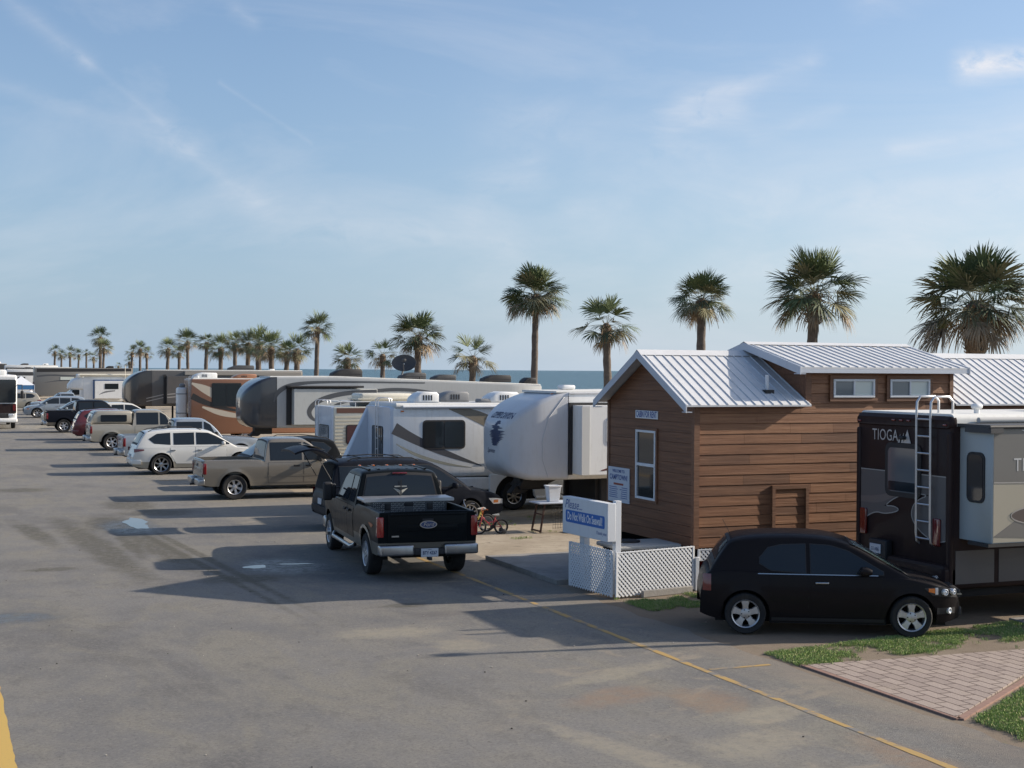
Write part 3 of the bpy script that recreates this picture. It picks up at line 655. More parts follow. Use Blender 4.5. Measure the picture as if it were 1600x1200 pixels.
# lattice skirting
def lattice(name, label, A, B, z0, z1, pitch=.089, w=.031, t=.008):
    A, B = Vector((*A, 0)), Vector((*B, 0)); L = (B - A).length; d = (B - A) / L; h = z1 - z0; nrm = Vector((d.y, -d.x, 0))
    r = tag(bpy.data.objects.new(name, None), label, 'lattice panel', 'white lattice panels around the cabin base'); COL.objects.link(r)
    r.location = (A + B) / 2
    for k, sgn in ((0, 1), (1, -1)):
        m = MB(); c = -h
        while c < L:
            a0, a1 = max(c, 0), min(c + h, L)
            if a1 - a0 > .02:
                u0, v0 = (a0, a0 - c) if sgn > 0 else (a0, h - (a0 - c)); u1, v1 = (a1, a1 - c) if sgn > 0 else (a1, h - (a1 - c))
                off = nrm * (k * t)
                p = d * (u0 - L / 2) + Vector((0, 0, z0 + v0)) + off; q = d * (u1 - L / 2) + Vector((0, 0, z0 + v1)) + off
                m.bar(p, q, t, w, up=tuple(nrm.cross(q - p).normalized())) if 0 else m.bar(p, q, w, t, up=tuple(nrm))
            c += pitch
        m.build('lath_layer', M_VINYL, r, smooth=False)
    f = MB()
    for u in (-L / 2 + .02, L / 2 - .02): f.bar(d * u + Vector((0, 0, z0)) + nrm * .006, d * u + Vector((0, 0, z1)) + nrm * .006, .04, .03, up=tuple(nrm))
    f.bar(d * (-L / 2 + .04) + Vector((0, 0, z1 - .012)) + nrm * .006, d * (L / 2 - .04) + Vector((0, 0, z1 - .012)) + nrm * .006, .024, .022)
    f.build('frame', M_VINYL, r, bevel=.003); return r
lattice('lattice_panel', 'white lattice panel in shade below the Please sign', (11.12, 24.12), (11.25, 22.56), .03, .86)
lattice('lattice_panel', 'sunlit white lattice panel between sign post and cabin corner', (11.29, 22.53), (13.1, 22.9), .03, .83)
lattice('lattice_panel', 'white lattice panel under the long cabin wall behind hatchback', (13.2, 22.93), (25, 22.96), .02, .76)
m = MB(); m.box(13.12, 13.2, 22.86, 22.94, 0, .62); tag(m.build('gate_post', M_VINYL, bevel=.006), 'short white post at the cabin corner between lattice panels', 'post')
m = MB(); m.prism([(11.85, 22.52), (13.0, 22.76), (13.0, 22.83), (11.84, 22.6)], 'z', -.01, .11); tag(m.build('kerb_block', M_CONC, bevel=.01), 'pale timber kerb along the foot of the lattice', 'kerb')
ub = thing('utility_cover', 'light grey box with round dark lid between lattice and cabin', 'utility box', (12.3, 23.6, 0))
m = MB(); m.blob(-.62, .70, -.42, .55, .76, .84, .03); m.blob(-.5, .6, -.25, .5, 0, .77, .02, 1); m.build('box', [mat('box_grey', (.42, .42, .40), .7, var=.1), M_UNDER], ub)  # near-black lower box paints the shade behind the lattice holes
m = MB(); m.lathe([(.22, .842), (.22, .87), (.17, .88), (.001, .875)], (-.1, .2, 0), 'z', 24); m.build('lid', M_TRIM, ub)
m = MB(); m.blob(-.95, -.66, -.3, .3, .0, .62, .03); m.build('condenser', M_DARKG, ub)

# roadside sign
sn = thing('notice_sign', 'white box sign reading Please Do Not Walk On Seawall', 'sign', (11.3, 23.4, 0))
def sp(x, y, z): return (x - 11.3, y - 23.4, z)
A_, B_ = Vector((11.06, 24.32, 0)), Vector((11.17, 22.62, 0)); dS = (B_ - A_).normalized(); nS = Vector((dS.y, -dS.x, 0))
if nS.x > 0: nS = -nS
o3 = Vector((11.3, 23.4, 0)); cS = (A_ + B_) / 2 - o3; LS = (B_ - A_).length
m = MB()
def slab(m, u0, u1, z0, z1, n0, n1, mi=0):
    vs = [cS + dS * u - nS * n + Vector((0, 0, z)) for z in (z0, z1) for n in (n0, n1) for u in (u0, u1)]
    m.add(vs, [(0, 2, 3, 1), (4, 5, 7, 6), (0, 1, 5, 4), (2, 6, 7, 3), (0, 4, 6, 2), (1, 3, 7, 5)], mi)
slab(m, -LS / 2, LS / 2, 1.01, 1.70, 0, .17); m.build('cabinet', M_VINYL, sn, bevel=.008)
m = MB(); slab(m, LS / 2 - .12, LS / 2 - .01, .05, 1.74, .175, .29); m.build('post', M_VINYL, sn, bevel=.005)
m = MB(); slab(m, -LS / 2 + .36, -LS / 2 + .54, .05, 1.3, .175, .29); m.build('post', M_VINYL, sn, bevel=.005)
M_SB = mat('sign_blue_panel', (.035, .14, .45), .5); M_SW = mat('sign_white_text', (.72, .74, .78), .5)
m = MB(); pts = rrect(-LS / 2 + .13, LS / 2 - .10, 1.23, 1.46, .04)
vs = [cS + dS * u + nS * n + Vector((0, 0, v)) for n in (.004, .001) for u, v in pts]; k = len(pts)
m.add(vs, [tuple(range(k)), tuple(range(k, 2 * k))] + [(i, (i + 1) % k, k + (i + 1) % k, k + i) for i in range(k)]); m.build('blue_panel', M_SB, sn, smooth=False)
text('white_lettering', 'Do Not Walk On Seawall!', .205, M_SW, sn, cS + nS * .007 + dS * .015 + Vector((0, 0, 1.345)), dS, (0, 0, 1), wx=.60, bold=.005)
text('script_lettering', 'Please...', .24, M_BLUET, sn, cS + nS * .003 + dS * (-.42) + Vector((0, 0, 1.565)), dS, (0, 0, 1), shear=.35, wx=.9)
text('script_lettering', 'Thank you', .09, M_BLUET, sn, cS + nS * .003 + dS * (.62) + Vector((0, 0, 1.14)), dS, (0, 0, 1), shear=.35)
# ------------------------------------------------------------------ road vehicles
WCACHE = {}
def wheel(parent, loc, r, w, side, spokes=6, sw=.05, rimf=.66, m=None, dish=.05, hubm=None, hub_out=0, name='wheel'):
    key = (r, w, spokes, sw, rimf, m.name if m else '', dish, hub_out)
    m = m or M_ALLOY
    if key not in WCACHE:
        h = w / 2; rr = r * rimf
        T = MB()
        T.lathe([(rr, -h), (r * .93, -h - .004), (r * .985, -h + .02), (r, -h + .045), (r, h - .045), (r * .985, h - .02), (r * .93, h + .004), (rr + .012, h - .004), (rr, h - .012), (rr, -h)], axis='y', n=36)
        for i in range(5):
            y = -h + .06 + (w - .12) * i / 4
            T.lathe([(r - .004, y - .004), (r + .001, y - .008), (r + .001, y + .008), (r - .004, y + .004)], axis='y', n=36)
        Rm = MB()
        Rm.lathe([(rr, h - .012), (rr - .006, h + .004), (rr - .022, h - .008), (rr - .03, h - .05), (rr - .035, -h + .03)], axis='y', n=36)
        Rm.lathe([(rr - .03, h - .10 - dish), (.02, h - .10 - dish)], axis='y', n=24, mi=1, caps=True)
        for k in range(spokes):
            a = 2 * pi * k / spokes + .3; c, s_ = cos(a), sin(a); q = rr - .02
            ys = ((.05, h - dish * .6), (q * .6, h - dish * .35), (q, h - .014))
            wd = (sw * .8, sw * .75, sw * 1.15); rings = []
            for (rad, y), ww in zip(ys, wd):
                rings.append([(c * rad - s_ * u * ww / 2, y + v, s_ * rad + c * u * ww / 2) for u, v in ((-1, -.03), (-.8, 0), (.8, 0), (1, -.03))])
            Rm.loft(rings)
        Rm.lathe([(.085, h - dish * .6 - .02), (.08, h - dish * .5 + .004), (.05, h - dish * .5 + .012 + hub_out), (.001, h - dish * .5 + .014 + hub_out)], axis='y', n=18)
        for k in range(5):
            a = 2 * pi * k / 5; Rm.lathe([(.011, h - dish * .5 - .03), (.011, h - dish * .5 + .012)], (cos(a) * .062, 0, sin(a) * .062), 'y', 8, 1, True)
        t = T.build(name, M_RUB, parent, angle=50); ri = Rm.build('rim', [m, M_TRIM], t)
        WCACHE[key] = (t, ri)
    else:
        t0, r0 = WCACHE[key]; t = t0.copy(); COL.objects.link(t); t.parent = parent
        ri = r0.copy(); COL.objects.link(ri); ri.parent = t
    t.location = loc; t.rotation_euler = (0, random.random() * 0, 0 if side > 0 else pi)
    t.rotation_euler = (0, 0, 0) if side > 0 else (0, 0, pi)
    return t

class Car:
    def __init__(s, root, L, hw, sill, belt, top, axles, ra, pm, plan=None, crown=.03, bed=None, tuck=.07, lower=None):
        s.root, s.L, s.hw, s.sill, s.belt, s.axles, s.ra, s.pm = root, L, hw, sill, belt, axles, ra, pm
        s.plan = chaikin(plan or [(0, .86), (.12, .93), (.5, .985), (1.2, 1), (L - 1.3, 1), (L - .6, .975), (L - .2, .9), (L, .74)], 2)
        s.top = dense(chaikin(top, 2), .045); s.crown = crown; s.bed = bed; s.tuck = tuck; s.lower = lower
        s.topf = sorted(s.top)
    def fix(s, o): o.location.x -= s.L / 2; return o
    def arch(s, x):
        z = 0
        for ax in s.axles:
            d = abs(x - ax)
            if d < s.ra: z = max(z, s.wr + sqrt(s.ra ** 2 - d * d))
        return z
    def sillz(s, x):
        e = min(x, s.L - x); return s.sill + (.10 * (1 - e / .5) ** 2 if e < .5 else 0)
    def sy(s, x, z):
        f = min(1, max(0, (z - s.sill) / (s.belt - s.sill)))
        y = s.hw * lerp(s.plan, x) - s.tuck * (1 - f) ** 2.5 - .04 * max(0, (f - .55) / .45) ** 2
        for ax in s.axles:                       # wheel arch lip
            d = math.hypot(x - ax, z - s.wr)
            if s.ra - .02 < d < s.ra + .09: y += .012 * (1 - (d - s.ra) / .09)
        return y
    def tz(s, x):
        b = [z for a, z in s.top if abs(a - x) < .05]
        return max(b) if b else s.belt
    def body(s, name='body', mats=None):
        m = MB(); rings = []
        for x, zt in s.top:
            zl = max(s.sillz(x), s.arch(x)); zl = min(zl, zt - .03)
            P = []
            for i in range(11):
                z = zl + (zt - .035 - zl) * i / 10 if zt - .035 > zl else zl
                P.append((x, s.sy(x, z), z))
            yt = P[-1][1]
            P += [(x, yt - .007, zt - .014), (x, yt - .03, zt)]
            inbed = s.bed and s.bed[0] < x < s.bed[1]
            for g in (.93, .90, .895, .6, .3, 0):
                z = zt + s.crown * (1 - g * g)
                if inbed: z = s.bed[2] if g < .9 else zt
                P.append((x, yt * g, z))
            rings.append(P + [(a, -b, c) for a, b, c in P[-2::-1]])
        m.loft(rings, closed=False, caps=True)
        if s.lower:                              # two-tone paint below this height
            for i, f in enumerate(m.f):
                if sum(m.v[k][2] for k in f) / len(f) < s.lower[0] and len(f) < 5: m.m[i] = 1
        o = s.fix(m.build(name, [mats or s.pm] + ([s.lower[1]] if s.lower else []), s.root, angle=40))
        u = MB(); a0, a1 = s.axles[0], s.axles[-1]
        u.box(.25, s.L - .25, -s.hw + .32, s.hw - .32, s.sill - .04, s.wr + .1)
        u.box(a0 + s.ra, a1 - s.ra, -s.hw + .1, s.hw - .1, s.sill - .02, s.sill + .12)
        for ax in s.axles:
            for sg in (-1, 1):
                y1, y0 = sg * (s.hw - .07), sg * (s.hw - .36)
                R = s.ra + .01; A = [radians(-8 + 196 * k / 18) for k in range(19)]
                L_ = [(ax + R * cos(a), y1, s.wr + R * sin(a)) for a in A]; R_ = [(ax + R * cos(a), y0, s.wr + R * sin(a)) for a in A]
                u.strip(L_, R_); u.add(R_, [tuple(range(len(R_)))])
            u.tube([(ax, -s.hw + .2, s.wr), (ax, s.hw - .2, s.wr)], .045)
        s.fix(u.build('underbody', M_UNDER, s.root, smooth=False)); return o
    def cabin(s, prof, t=.28, inset=0, crown=.05, name='cabin', mats=None):
        s.gt, s.gi = t, inset; s.gp = dense(chaikin(prof, 2), .05); rings = []; s.gcrown = crown
        for x, zr in s.gp:
            zb = min(s.tz(x), s.belt) - .05; P = []
            zz = max(zr, zb + .01)
            for i in range(6):
                z = zb + (max(zz - .07, zb) - zb) * i / 5; P.append((x, s.gy(x, z), z))
            y1 = P[-1][1]; y2 = s.gy(x, zz)
            P += [(x, min(y1, y2 + .005), zz - .035), (x, y2 - .025, zz - .01), (x, y2 - .07, zz + .003)]
            for g in (.85, .6, .3, 0): P.append((x, (y2) * g, zz + crown * (1 - g * g) * min(1, max(0, (zr - s.belt) / .3))))
            rings.append(P + [(a, -b, c) for a, b, c in P[-2::-1]])
        m = MB(); m.loft(rings, closed=False, caps=False)
        return s.fix(m.build(name, s.pm, s.root, angle=45))
    def gy(s, x, z): return s.hw * lerp(s.plan, x) - .04 - s.gi - s.gt * max(-.05, z - s.belt)
    def patch(s, name, m, x0, x1, zlo, zhi, side, off=.006, fn=None, nx=16, nz=4, parent=None, border=None, bgrow=.012, label=None):
        fn = fn or s.sy; M = MB(); fl = (lambda P, x: P if isinstance(P, (int, float)) else lerp(P, x))
        def grid(x0, x1, g, off, mi):
            V = []
            for i in range(nx + 1):
                x = x0 + (x1 - x0) * i / nx; a, b = fl(zlo, x) - g, fl(zhi, x) + g; b = max(b, a + .002)
                for j in range(nz + 1):
                    z = a + (b - a) * j / nz; V.append((x, side * (fn(x, z) + off), z))
            M.add(V, [(i * (nz + 1) + j, i * (nz + 1) + j + 1, (i + 1) * (nz + 1) + j + 1, (i + 1) * (nz + 1) + j) for i in range(nx) for j in range(nz)], mi)
        if border: grid(x0 - bgrow, x1 + bgrow, bgrow, off - .004, 1)
        grid(x0, x1, 0, off, 0)
        o = M.build(name, [m] + ([border] if border else []), parent or s.root)
        if not parent: s.fix(o)
        if label: o['label'] = label
        return o
    def shield(s, name, m, A, B, v=.86, off=.008, border=True):
        """glass following the cabin profile between profile points nearest A and B"""
        P = s.gp; ia = min(range(len(P)), key=lambda i: math.hypot(P[i][0] - A[0], P[i][1] - A[1]))
        ib = min(range(len(P)), key=lambda i: math.hypot(P[i][0] - B[0], P[i][1] - B[1]))
        if ia > ib: ia, ib = ib, ia
        M = MB()
        def grid(ia, ib, v, off, mi):
            V = []; n = 8
            for i in range(ia, ib + 1):
                x, z = P[i]; a, b = P[max(i - 1, 0)], P[min(i + 1, len(P) - 1)]
                tx, tz_ = b[0] - a[0], b[1] - a[1]; l = math.hypot(tx, tz_) or 1; nx_, nz_ = -tz_ / l, tx / l
                if nx_ * 1 + nz_ * .2 < -2: nx_, nz_ = -nx_, -nz_
                y2 = s.gy(x, z)
                for k in range(n + 1):
                    g = -v + 2 * v * k / n; zc = s.gcrown * (1 - g * g) * min(1, max(0, (z - s.belt) / .3))
                    V.append((x + nx_ * off, y2 * g, z + zc + nz_ * off))
            M.add(V, [(i * (n + 1) + k, i * (n + 1) + k + 1, (i + 1) * (n + 1) + k + 1, (i + 1) * (n + 1) + k) for i in range(ib - ia) for k in range(n)], mi)
        if border: grid(max(ia - 1, 0), min(ib + 1, len(P) - 1), v + .035, off * .5, 1)
        grid(ia, ib, v, off, 0)
        return s.fix(M.build(name, [m, M_TRIM], s.root))
    def add(s, name, mb, m, parent=None, **k):
        o = mb.build(name, m, parent or s.root, **k)
        return o if parent else s.fix(o)
    def wheels(s, r, w, **k):
        for ax in s.axles:
            for sg in (1, -1): wheel(s.root, (ax - s.L / 2, sg * (s.hw - w / 2 - .015), r), r, w, sg, **k)
    def handle(s, x, z, m=None, doorobj=None):
        pass

def vehicle(name, label, cat, loc, rz, kind, pm, trim=None, group='cars and trucks parked along the road', wheelm=None, lens=None, lod=0, **kw):
    """kind: pickup / suv / van / hatch; returns the Car for extras"""
    root = thing(name, label, cat, loc, rz, group)
    tailm = lens or M_RED
    if kind in ('pickup', 'xpickup', 'big'):
        L, hw, r, w = (6.25, 1.0, .41, .27) if kind == 'big' else (5.8, .985, .39, .26)
        xr, xf = (1.3, 5.3) if kind == 'big' else (1.12, 4.78)
        dz = .10 if kind == 'big' else 0; cb = kw.get('cab', 2.05 if kind == 'pickup' else 2.45)
        if kind == 'big': cb = 2.45
        top = [(.16, 1.18 + dz), (.16, 1.22 + dz), (.22, 1.235 + dz), (cb - .12, 1.24 + dz), (cb - .05, 1.15 + dz), (L - 1.75, 1.14 + dz), (L - 1.5, 1.15 + dz), (L - .5, 1.09 + dz), (L - .12, 1.02 + dz), (L - .06, .9 + dz), (L - .04, .7), (L - .04, .55)]
        plan = [(0, .985), (.3, 1), (L - 1.2, 1), (L - .5, .98), (L - .1, .93), (L, .88)]
        c = Car(root, L, hw, .42 + dz * .6, 1.16 + dz, top, (xr, xf), r + .10, pm, plan, crown=.02, bed=(.24, cb - .14, .78 + dz), tuck=.05, lower=kw.get('lower'))
        c.wr = r; c.body(mats=kw.get('bodym'))
        zr = 1.86 + dz * .9; xw = L - 1.72; xt = xw - .62
        c.cabin([(cb, 1.05 + dz), (cb + .01, 1.2 + dz), (cb + .10, zr - .12), (cb + .2, zr - .01), (cb + .6, zr), (xt - .25, zr - .005), (xt, zr - .06), (xt + .35, zr - .36), (xw, 1.13 + dz)], t=.26)
        z0, z1 = 1.21 + dz, zr - .11; mid = (cb + .45 + xw) / 2 + (.0 if kind == 'pickup' else -.35)
        if kind == 'big': mid = cb + .72
        c.shield('rear_window', M_GLASS, (cb + .03, z0 + .06), (cb + .1, zr - .13), .84)
        c.shield('windshield', M_GLASS2, (xw - .12, 1.22 + dz), (xt + .06, zr - .1), .88)
        mull = .05
        winfn = [(cb + .1, z1), (mid, z1 + .0), (xt - .1, z1 - .0), (xt + .12, z1 - .12), (xw - .3, z0 + .02)]
        for sg in (1, -1):
            c.patch('rear_side_window', M_GLASS, cb + .2, mid - mull, z0, z1, sg, .009, c.gy, border=M_TRIM)
            c.patch('front_side_window', M_GLASS, mid + mull, xw - .3, z0, winfn, sg, .009, c.gy, nx=22, border=M_TRIM)
            zd = .5 + dz
            d1 = c.patch('rear_door', pm, (cb + .12) if kind != 'big' else cb + .1, mid - .012, zd, 1.13 + dz, sg, .007, border=M_UNDER, bgrow=.006)
            d2 = c.patch('front_door', pm, mid + .012, xf - c.ra - .06, zd, 1.13 + dz, sg, .007, border=M_UNDER, bgrow=.006)
            for dd, hx in ((d1, mid - .22), (d2, mid + .16)):
                h = MB(); y = sg * (c.sy(hx, 1.04) + .012); h.blob(hx - .1, hx + .1, min(y, y + sg * .03), max(y, y + sg * .03), 1.0 + dz, 1.055 + dz, .012)
                c.add('handle', h, M_TRIM, dd)
            t = MB(); ya, yb = sorted((sg * (hw - .13), sg * (hw + .004))); t.blob(.125, .24, ya, yb, .80 + dz * .5, 1.14 + dz, .02)
            c.add('tail_light', t, [tailm])
            hL = MB(); ya, yb = sorted((sg * (hw * .93 - .3), sg * (hw * .93 - .02))); hL.blob(L - .28, L - .04, ya, yb, .78 + dz, .98 + dz, .05); c.add('headlight', hL, M_CLEAR)
            mm = MB(); ya, yb = sorted((sg * (hw + .03), sg * (hw + .25)))
            mm.blob(xw - .36, xw - .24, ya, yb, 1.16 + dz, 1.36 + dz + (.12 if kind == 'big' else 0), .04); mm.bar((xw - .3, sg * (hw - .05), 1.2 + dz), (xw - .3, sg * (hw + .08), 1.24 + dz), .05, .04)
            c.add('mirror', mm, M_TRIM)
            c.patch('side_moulding', kw.get('mould', M_MIDG), cb + .1, xf - c.ra - .08, .70 + dz, .745 + dz, sg, .014) if kind != 'big' else None
        rb = MB(); rb.blob(-.02, .2, -hw + .02, -.3, .46 + dz * .5, .66 + dz * .5, .035); rb.blob(-.02, .2, .3, hw - .02, .46 + dz * .5, .66 + dz * .5, .035); rb.blob(.0, .2, -.31, .31, .46 + dz * .5, .58 + dz * .5, .02, 1)
        c.add('rear_bumper', rb, [kw.get('bumper', M_CHROME), M_TRIM])
        fb = MB(); fb.blob(L - .22, L + .03, -hw * .95, hw * .95, .42, .68, .05); c.add('front_bumper', fb, kw.get('bumper', M_CHROME))
        gr = MB(); gr.blob(L - .12, L - .015, -.42, .42, .74, 1.0 + dz, .03); c.add('grille', gr, M_TRIM)
        hd = MB(); hd.blob(.125, .17, -.11, .11, 1.02 + dz, 1.1 + dz, .01); c.add('tailgate_handle', hd, M_TRIM)
        tg = MB(); tg.blob(.135, .165, -.79, .79, .7 + dz * .5, 1.2 + dz, .015); tg.blob(.12, .165, -.74, .74, 1.16 + dz, 1.2 + dz, .01); tg.blob(.125, .15, -.6, .6, .86 + dz, .98 + dz, .01); c.add('tailgate', tg, pm)
        hb = MB(); hb.box(-.1, .1, -.03, .03, .42, .48); c.add('tow_hitch', hb, M_TRIM)
        c.wheels(r, w, **(dict(spokes=6, sw=.09, rimf=.62) | kw.get('wh', {})))
        if kw.get('shell'):
            sm = kw['shellm']; z = 1.245; m = MB(); st = []
            for x, g in ((.2, 0), (.21, .02), (.26, .03), (cb - .1, .03), (cb - .06, .0)):
                hh = .56 if x > .25 else (.3 if x < .21 else .5)
                st.append((x, -hw + .07 , hw - .07, z, z + hh, .12))
            m.rbox([(.17, -hw + .06, hw - .06, z - .02, z + .12, .05), (.25, -hw + .07, hw - .07, z - .02, z + .42, .12), (.34, -hw + .08, hw - .08, z - .02, z + .55, .13), (.5, -hw + .08, hw - .08, z - .02, z + .6, .13), (cb - .1, -hw + .08, hw - .08, z - .02, z + .61, .13), (cb - .03, -hw + .1, hw - .1, z - .02, z + .58, .13)])
            so = c.add('bed_shell', m, sm)
            g = MB()
            for sg in (1, -1):
                ya, yb = sorted((sg * (hw - .075), sg * (hw - .055))); g.prism(rrect(.62, cb - .25, z + .1, z + .42, .05), 'y', ya, yb)
            g.add([(.19, -.72, z + .06), (.19, .72, z + .06), (.29, .68, z + .5), (.29, -.68, z + .5)], [(0, 1, 2, 3)])
            c.add('shell_window', g, M_GLASS)
        if kw.get('tonneau'):
            m = MB(); m.rbox([(.2, -hw + .1, hw - .1, 1.25, 1.29, .02), (cb - .12, -hw + .1, hw - .1, 1.25, 1.29, .02)]); c.add('bed_cover', m, M_TRIM)
        return c
    if kind in ('suv', 'van'):
        L, hw, r, w = (5.1, .97, .39, .25) if kind == 'suv' else (5.1, .92, .34, .21)
        xr, xf = (1.06, 4.08) if kind == 'suv' else (.90, 3.98)
        if kind == 'suv':
            belt = 1.08; top = [(.04, .42), (.01, .55), (.0, .66), (.05, .78), (.12, 1.0), (.16, 1.08), (.6, 1.10), (2.2, 1.08), (3.6, 1.05), (4.4, .99), (4.85, .90), (5.03, .76), (5.09, .6), (5.06, .42)]
            zr = 1.70; prof = [(.12, 1.0), (.17, 1.12), (.42, 1.55), (.55, 1.62), (1.2, 1.695), (2.1, 1.71), (2.75, 1.66), (3.05, 1.58), (3.5, 1.3), (3.95, 1.04)]; xw, xt = 3.95, 3.0
            w1 = [(.55, 1.14), (1.25, 1.14)]; xs = (1.42, 2.35)
        else:
            belt = .98; top = [(.05, .36), (.02, .5), (.0, .6), (.03, .8), (.07, .95), (.5, .98), (2.2, .98), (3.7, .98), (4.4, .93), (4.82, .82), (5.02, .68), (5.08, .5), (5.06, .36)]
            zr = 1.74; prof = [(.06, .9), (.09, 1.05), (.2, 1.52), (.28, 1.66), (.6, 1.735), (1.8, 1.76), (2.75, 1.70), (3.05, 1.60), (3.6, 1.28), (4.05, .96)]; xw, xt = 4.05, 3.0
            xs = (1.35, 2.42)
        c = Car(root, L, hw, .26, belt, top, (xr, xf), r + .065, pm, None if kind == 'suv' else [(0, .9), (.15, .95), (.8, 1), (L - 1.2, 1), (L - .6, .965), (L - .2, .85), (L, .66)], tuck=.08, lower=kw.get('lower'))
        c.wr = r; c.body(mats=kw.get('bodym')); c.cabin(prof, t=.27)
        z0, z1 = belt + .07, zr - .13
        a0 = .42 if kind == 'van' else .5
        if kind == 'suv': c.shield('rear_window', M_GLASS, (.2, 1.2), (.42, 1.53), .82)
        elif not kw.get('hatch_open'): c.shield('rear_window', M_GLASS, (.1, 1.1), (.2, 1.5), .82)
        c.shield('windshield', M_GLASS2, (xw - .14, belt + .08), (xt + .06, zr - .14), .88)
        for sg in (1, -1):
            if kind == 'suv':
                c.patch('quarter_window', M_GLASS, .62, 1.4, [(.62, z0 + .2), (.8, z0 + .05), (1.4, z0)], [(.62, z0 + .22), (.9, z1 - .02), (1.4, z1 + .02)], sg, .01, c.gy, border=M_TRIM)
            else:
                c.patch('quarter_window', M_GLASS, .34, 1.18, z0, z1, sg, .009, c.gy, border=M_TRIM)
            c.patch('rear_side_window', M_GLASS, xs[0] + .12, xs[1] - .05, z0, [(xs[0], z1 + .0), (xs[1], z1 + .02)], sg, .01, c.gy, border=M_TRIM)
            c.patch('front_side_window', M_GLASS, xs[1] + .05, xw - .3, z0 - .0, [(xs[1], z1 + .02), (xt - .15, z1 - .0), (xt + .15, z1 - .13), (xw - .3, z0 + .02)], sg, .01, c.gy, nx=24, border=M_TRIM)
            d1 = c.patch('rear_door', pm, xr + c.ra * .75, xs[1] - .01, [(xr + c.ra * .75, .78), (xr + c.ra + .12, .42), (3, .4)], belt - .02, sg, .006, border=M_UNDER, bgrow=.006)
            d2 = c.patch('front_door', pm, xs[1] + .012, xf - c.ra - .08, .40, belt - .02, sg, .006, border=M_UNDER, bgrow=.006)
            for dd, hx in ((d1, xs[1] - .85), (d2, xs[1] + .16)):
                h = MB(); y = sg * (c.sy(hx, belt - .14) + .01); h.blob(hx - .1, hx + .1, min(y, y + sg * .03), max(y, y + sg * .03), belt - .17, belt - .13, .012)
                c.add('handle', h, M_CHROME if kind == 'suv' else M_TRIM, dd)
            hz = (.66, .82) if kind == 'suv' else (.56, .72)
            c.patch('headlight', M_CLEAR, L - .55, L - .06, [(L - .55, hz[1] - .02), (L - .4, hz[0]), (L, hz[0])], [(L - .55, hz[1] + .0), (L - .3, hz[1] - .01), (L, hz[1] - .06)], sg, .012)
            c.patch('indicator_lens', M_AMB, L - .4, L - .24, hz[0] + .03, hz[1] - .05, sg, .018)
            if kind == 'suv': c.patch('tail_light', tailm, .05, .42, [(.05, .86), (.42, .93)], [(.05, 1.0), (.42, .98)], sg, .014)
            else: c.patch('tail_light', tailm, .03, .14, .72, 1.0, sg, .014)
            mm = MB(); ya, yb = sorted((sg * (hw - .0), sg * (hw + .2))); mm.blob(xw - .62, xw - .48, ya, yb, belt + .03, belt + .18, .05); mm.bar((xw - .54, sg * (hw - .12), belt + .05), (xw - .54, sg * (hw + .06), belt + .08), .06, .04)
            c.add('mirror', mm, kw.get('mirrorm', pm))
        if kw.get('rails', True):
            rl = MB()
            for sg in (1, -1):
                P = [(x, sg * (c.gy(x, zr) - .12), lerp(sorted(c.gp), x) + .02 + dzr) for x, dzr in ((.6, .0), (.75, .05), (1.5, .06), (2.4, .06), (2.6, .0))]; rl.tube(P, .014)
            if kind == 'van':
                for x in (.95, 2.0): rl.tube([(x, -.62, zr + .085), (x, .62, zr + .085)], .014)
            c.add('roof_rack', rl, M_TRIM)
        lp = MB(); lp.box(-.012, .02, -.16, .16, .62, .77); c.add('licence_plate', lp, M_PLATE)
        g = MB(); g.blob(L - .1, L + .012, -.38, .38, .5, .66 if kind == 'van' else .74, .03); c.add('grille', g, M_TRIM)
        bp = MB(); bp.rbox([(-.03, -hw * .8, hw * .8, .42, .58, .04), (.03, -hw * .88, hw * .88, .4, .6, .04), (.3, -hw * .97, hw * .97, .4, .58, .04)]); c.add('rear_bumper', bp, kw.get('bumper', pm))
        c.wheels(r, w, **(dict(spokes=7, sw=.06, rimf=.68) | kw.get('wh', {})))
        return c
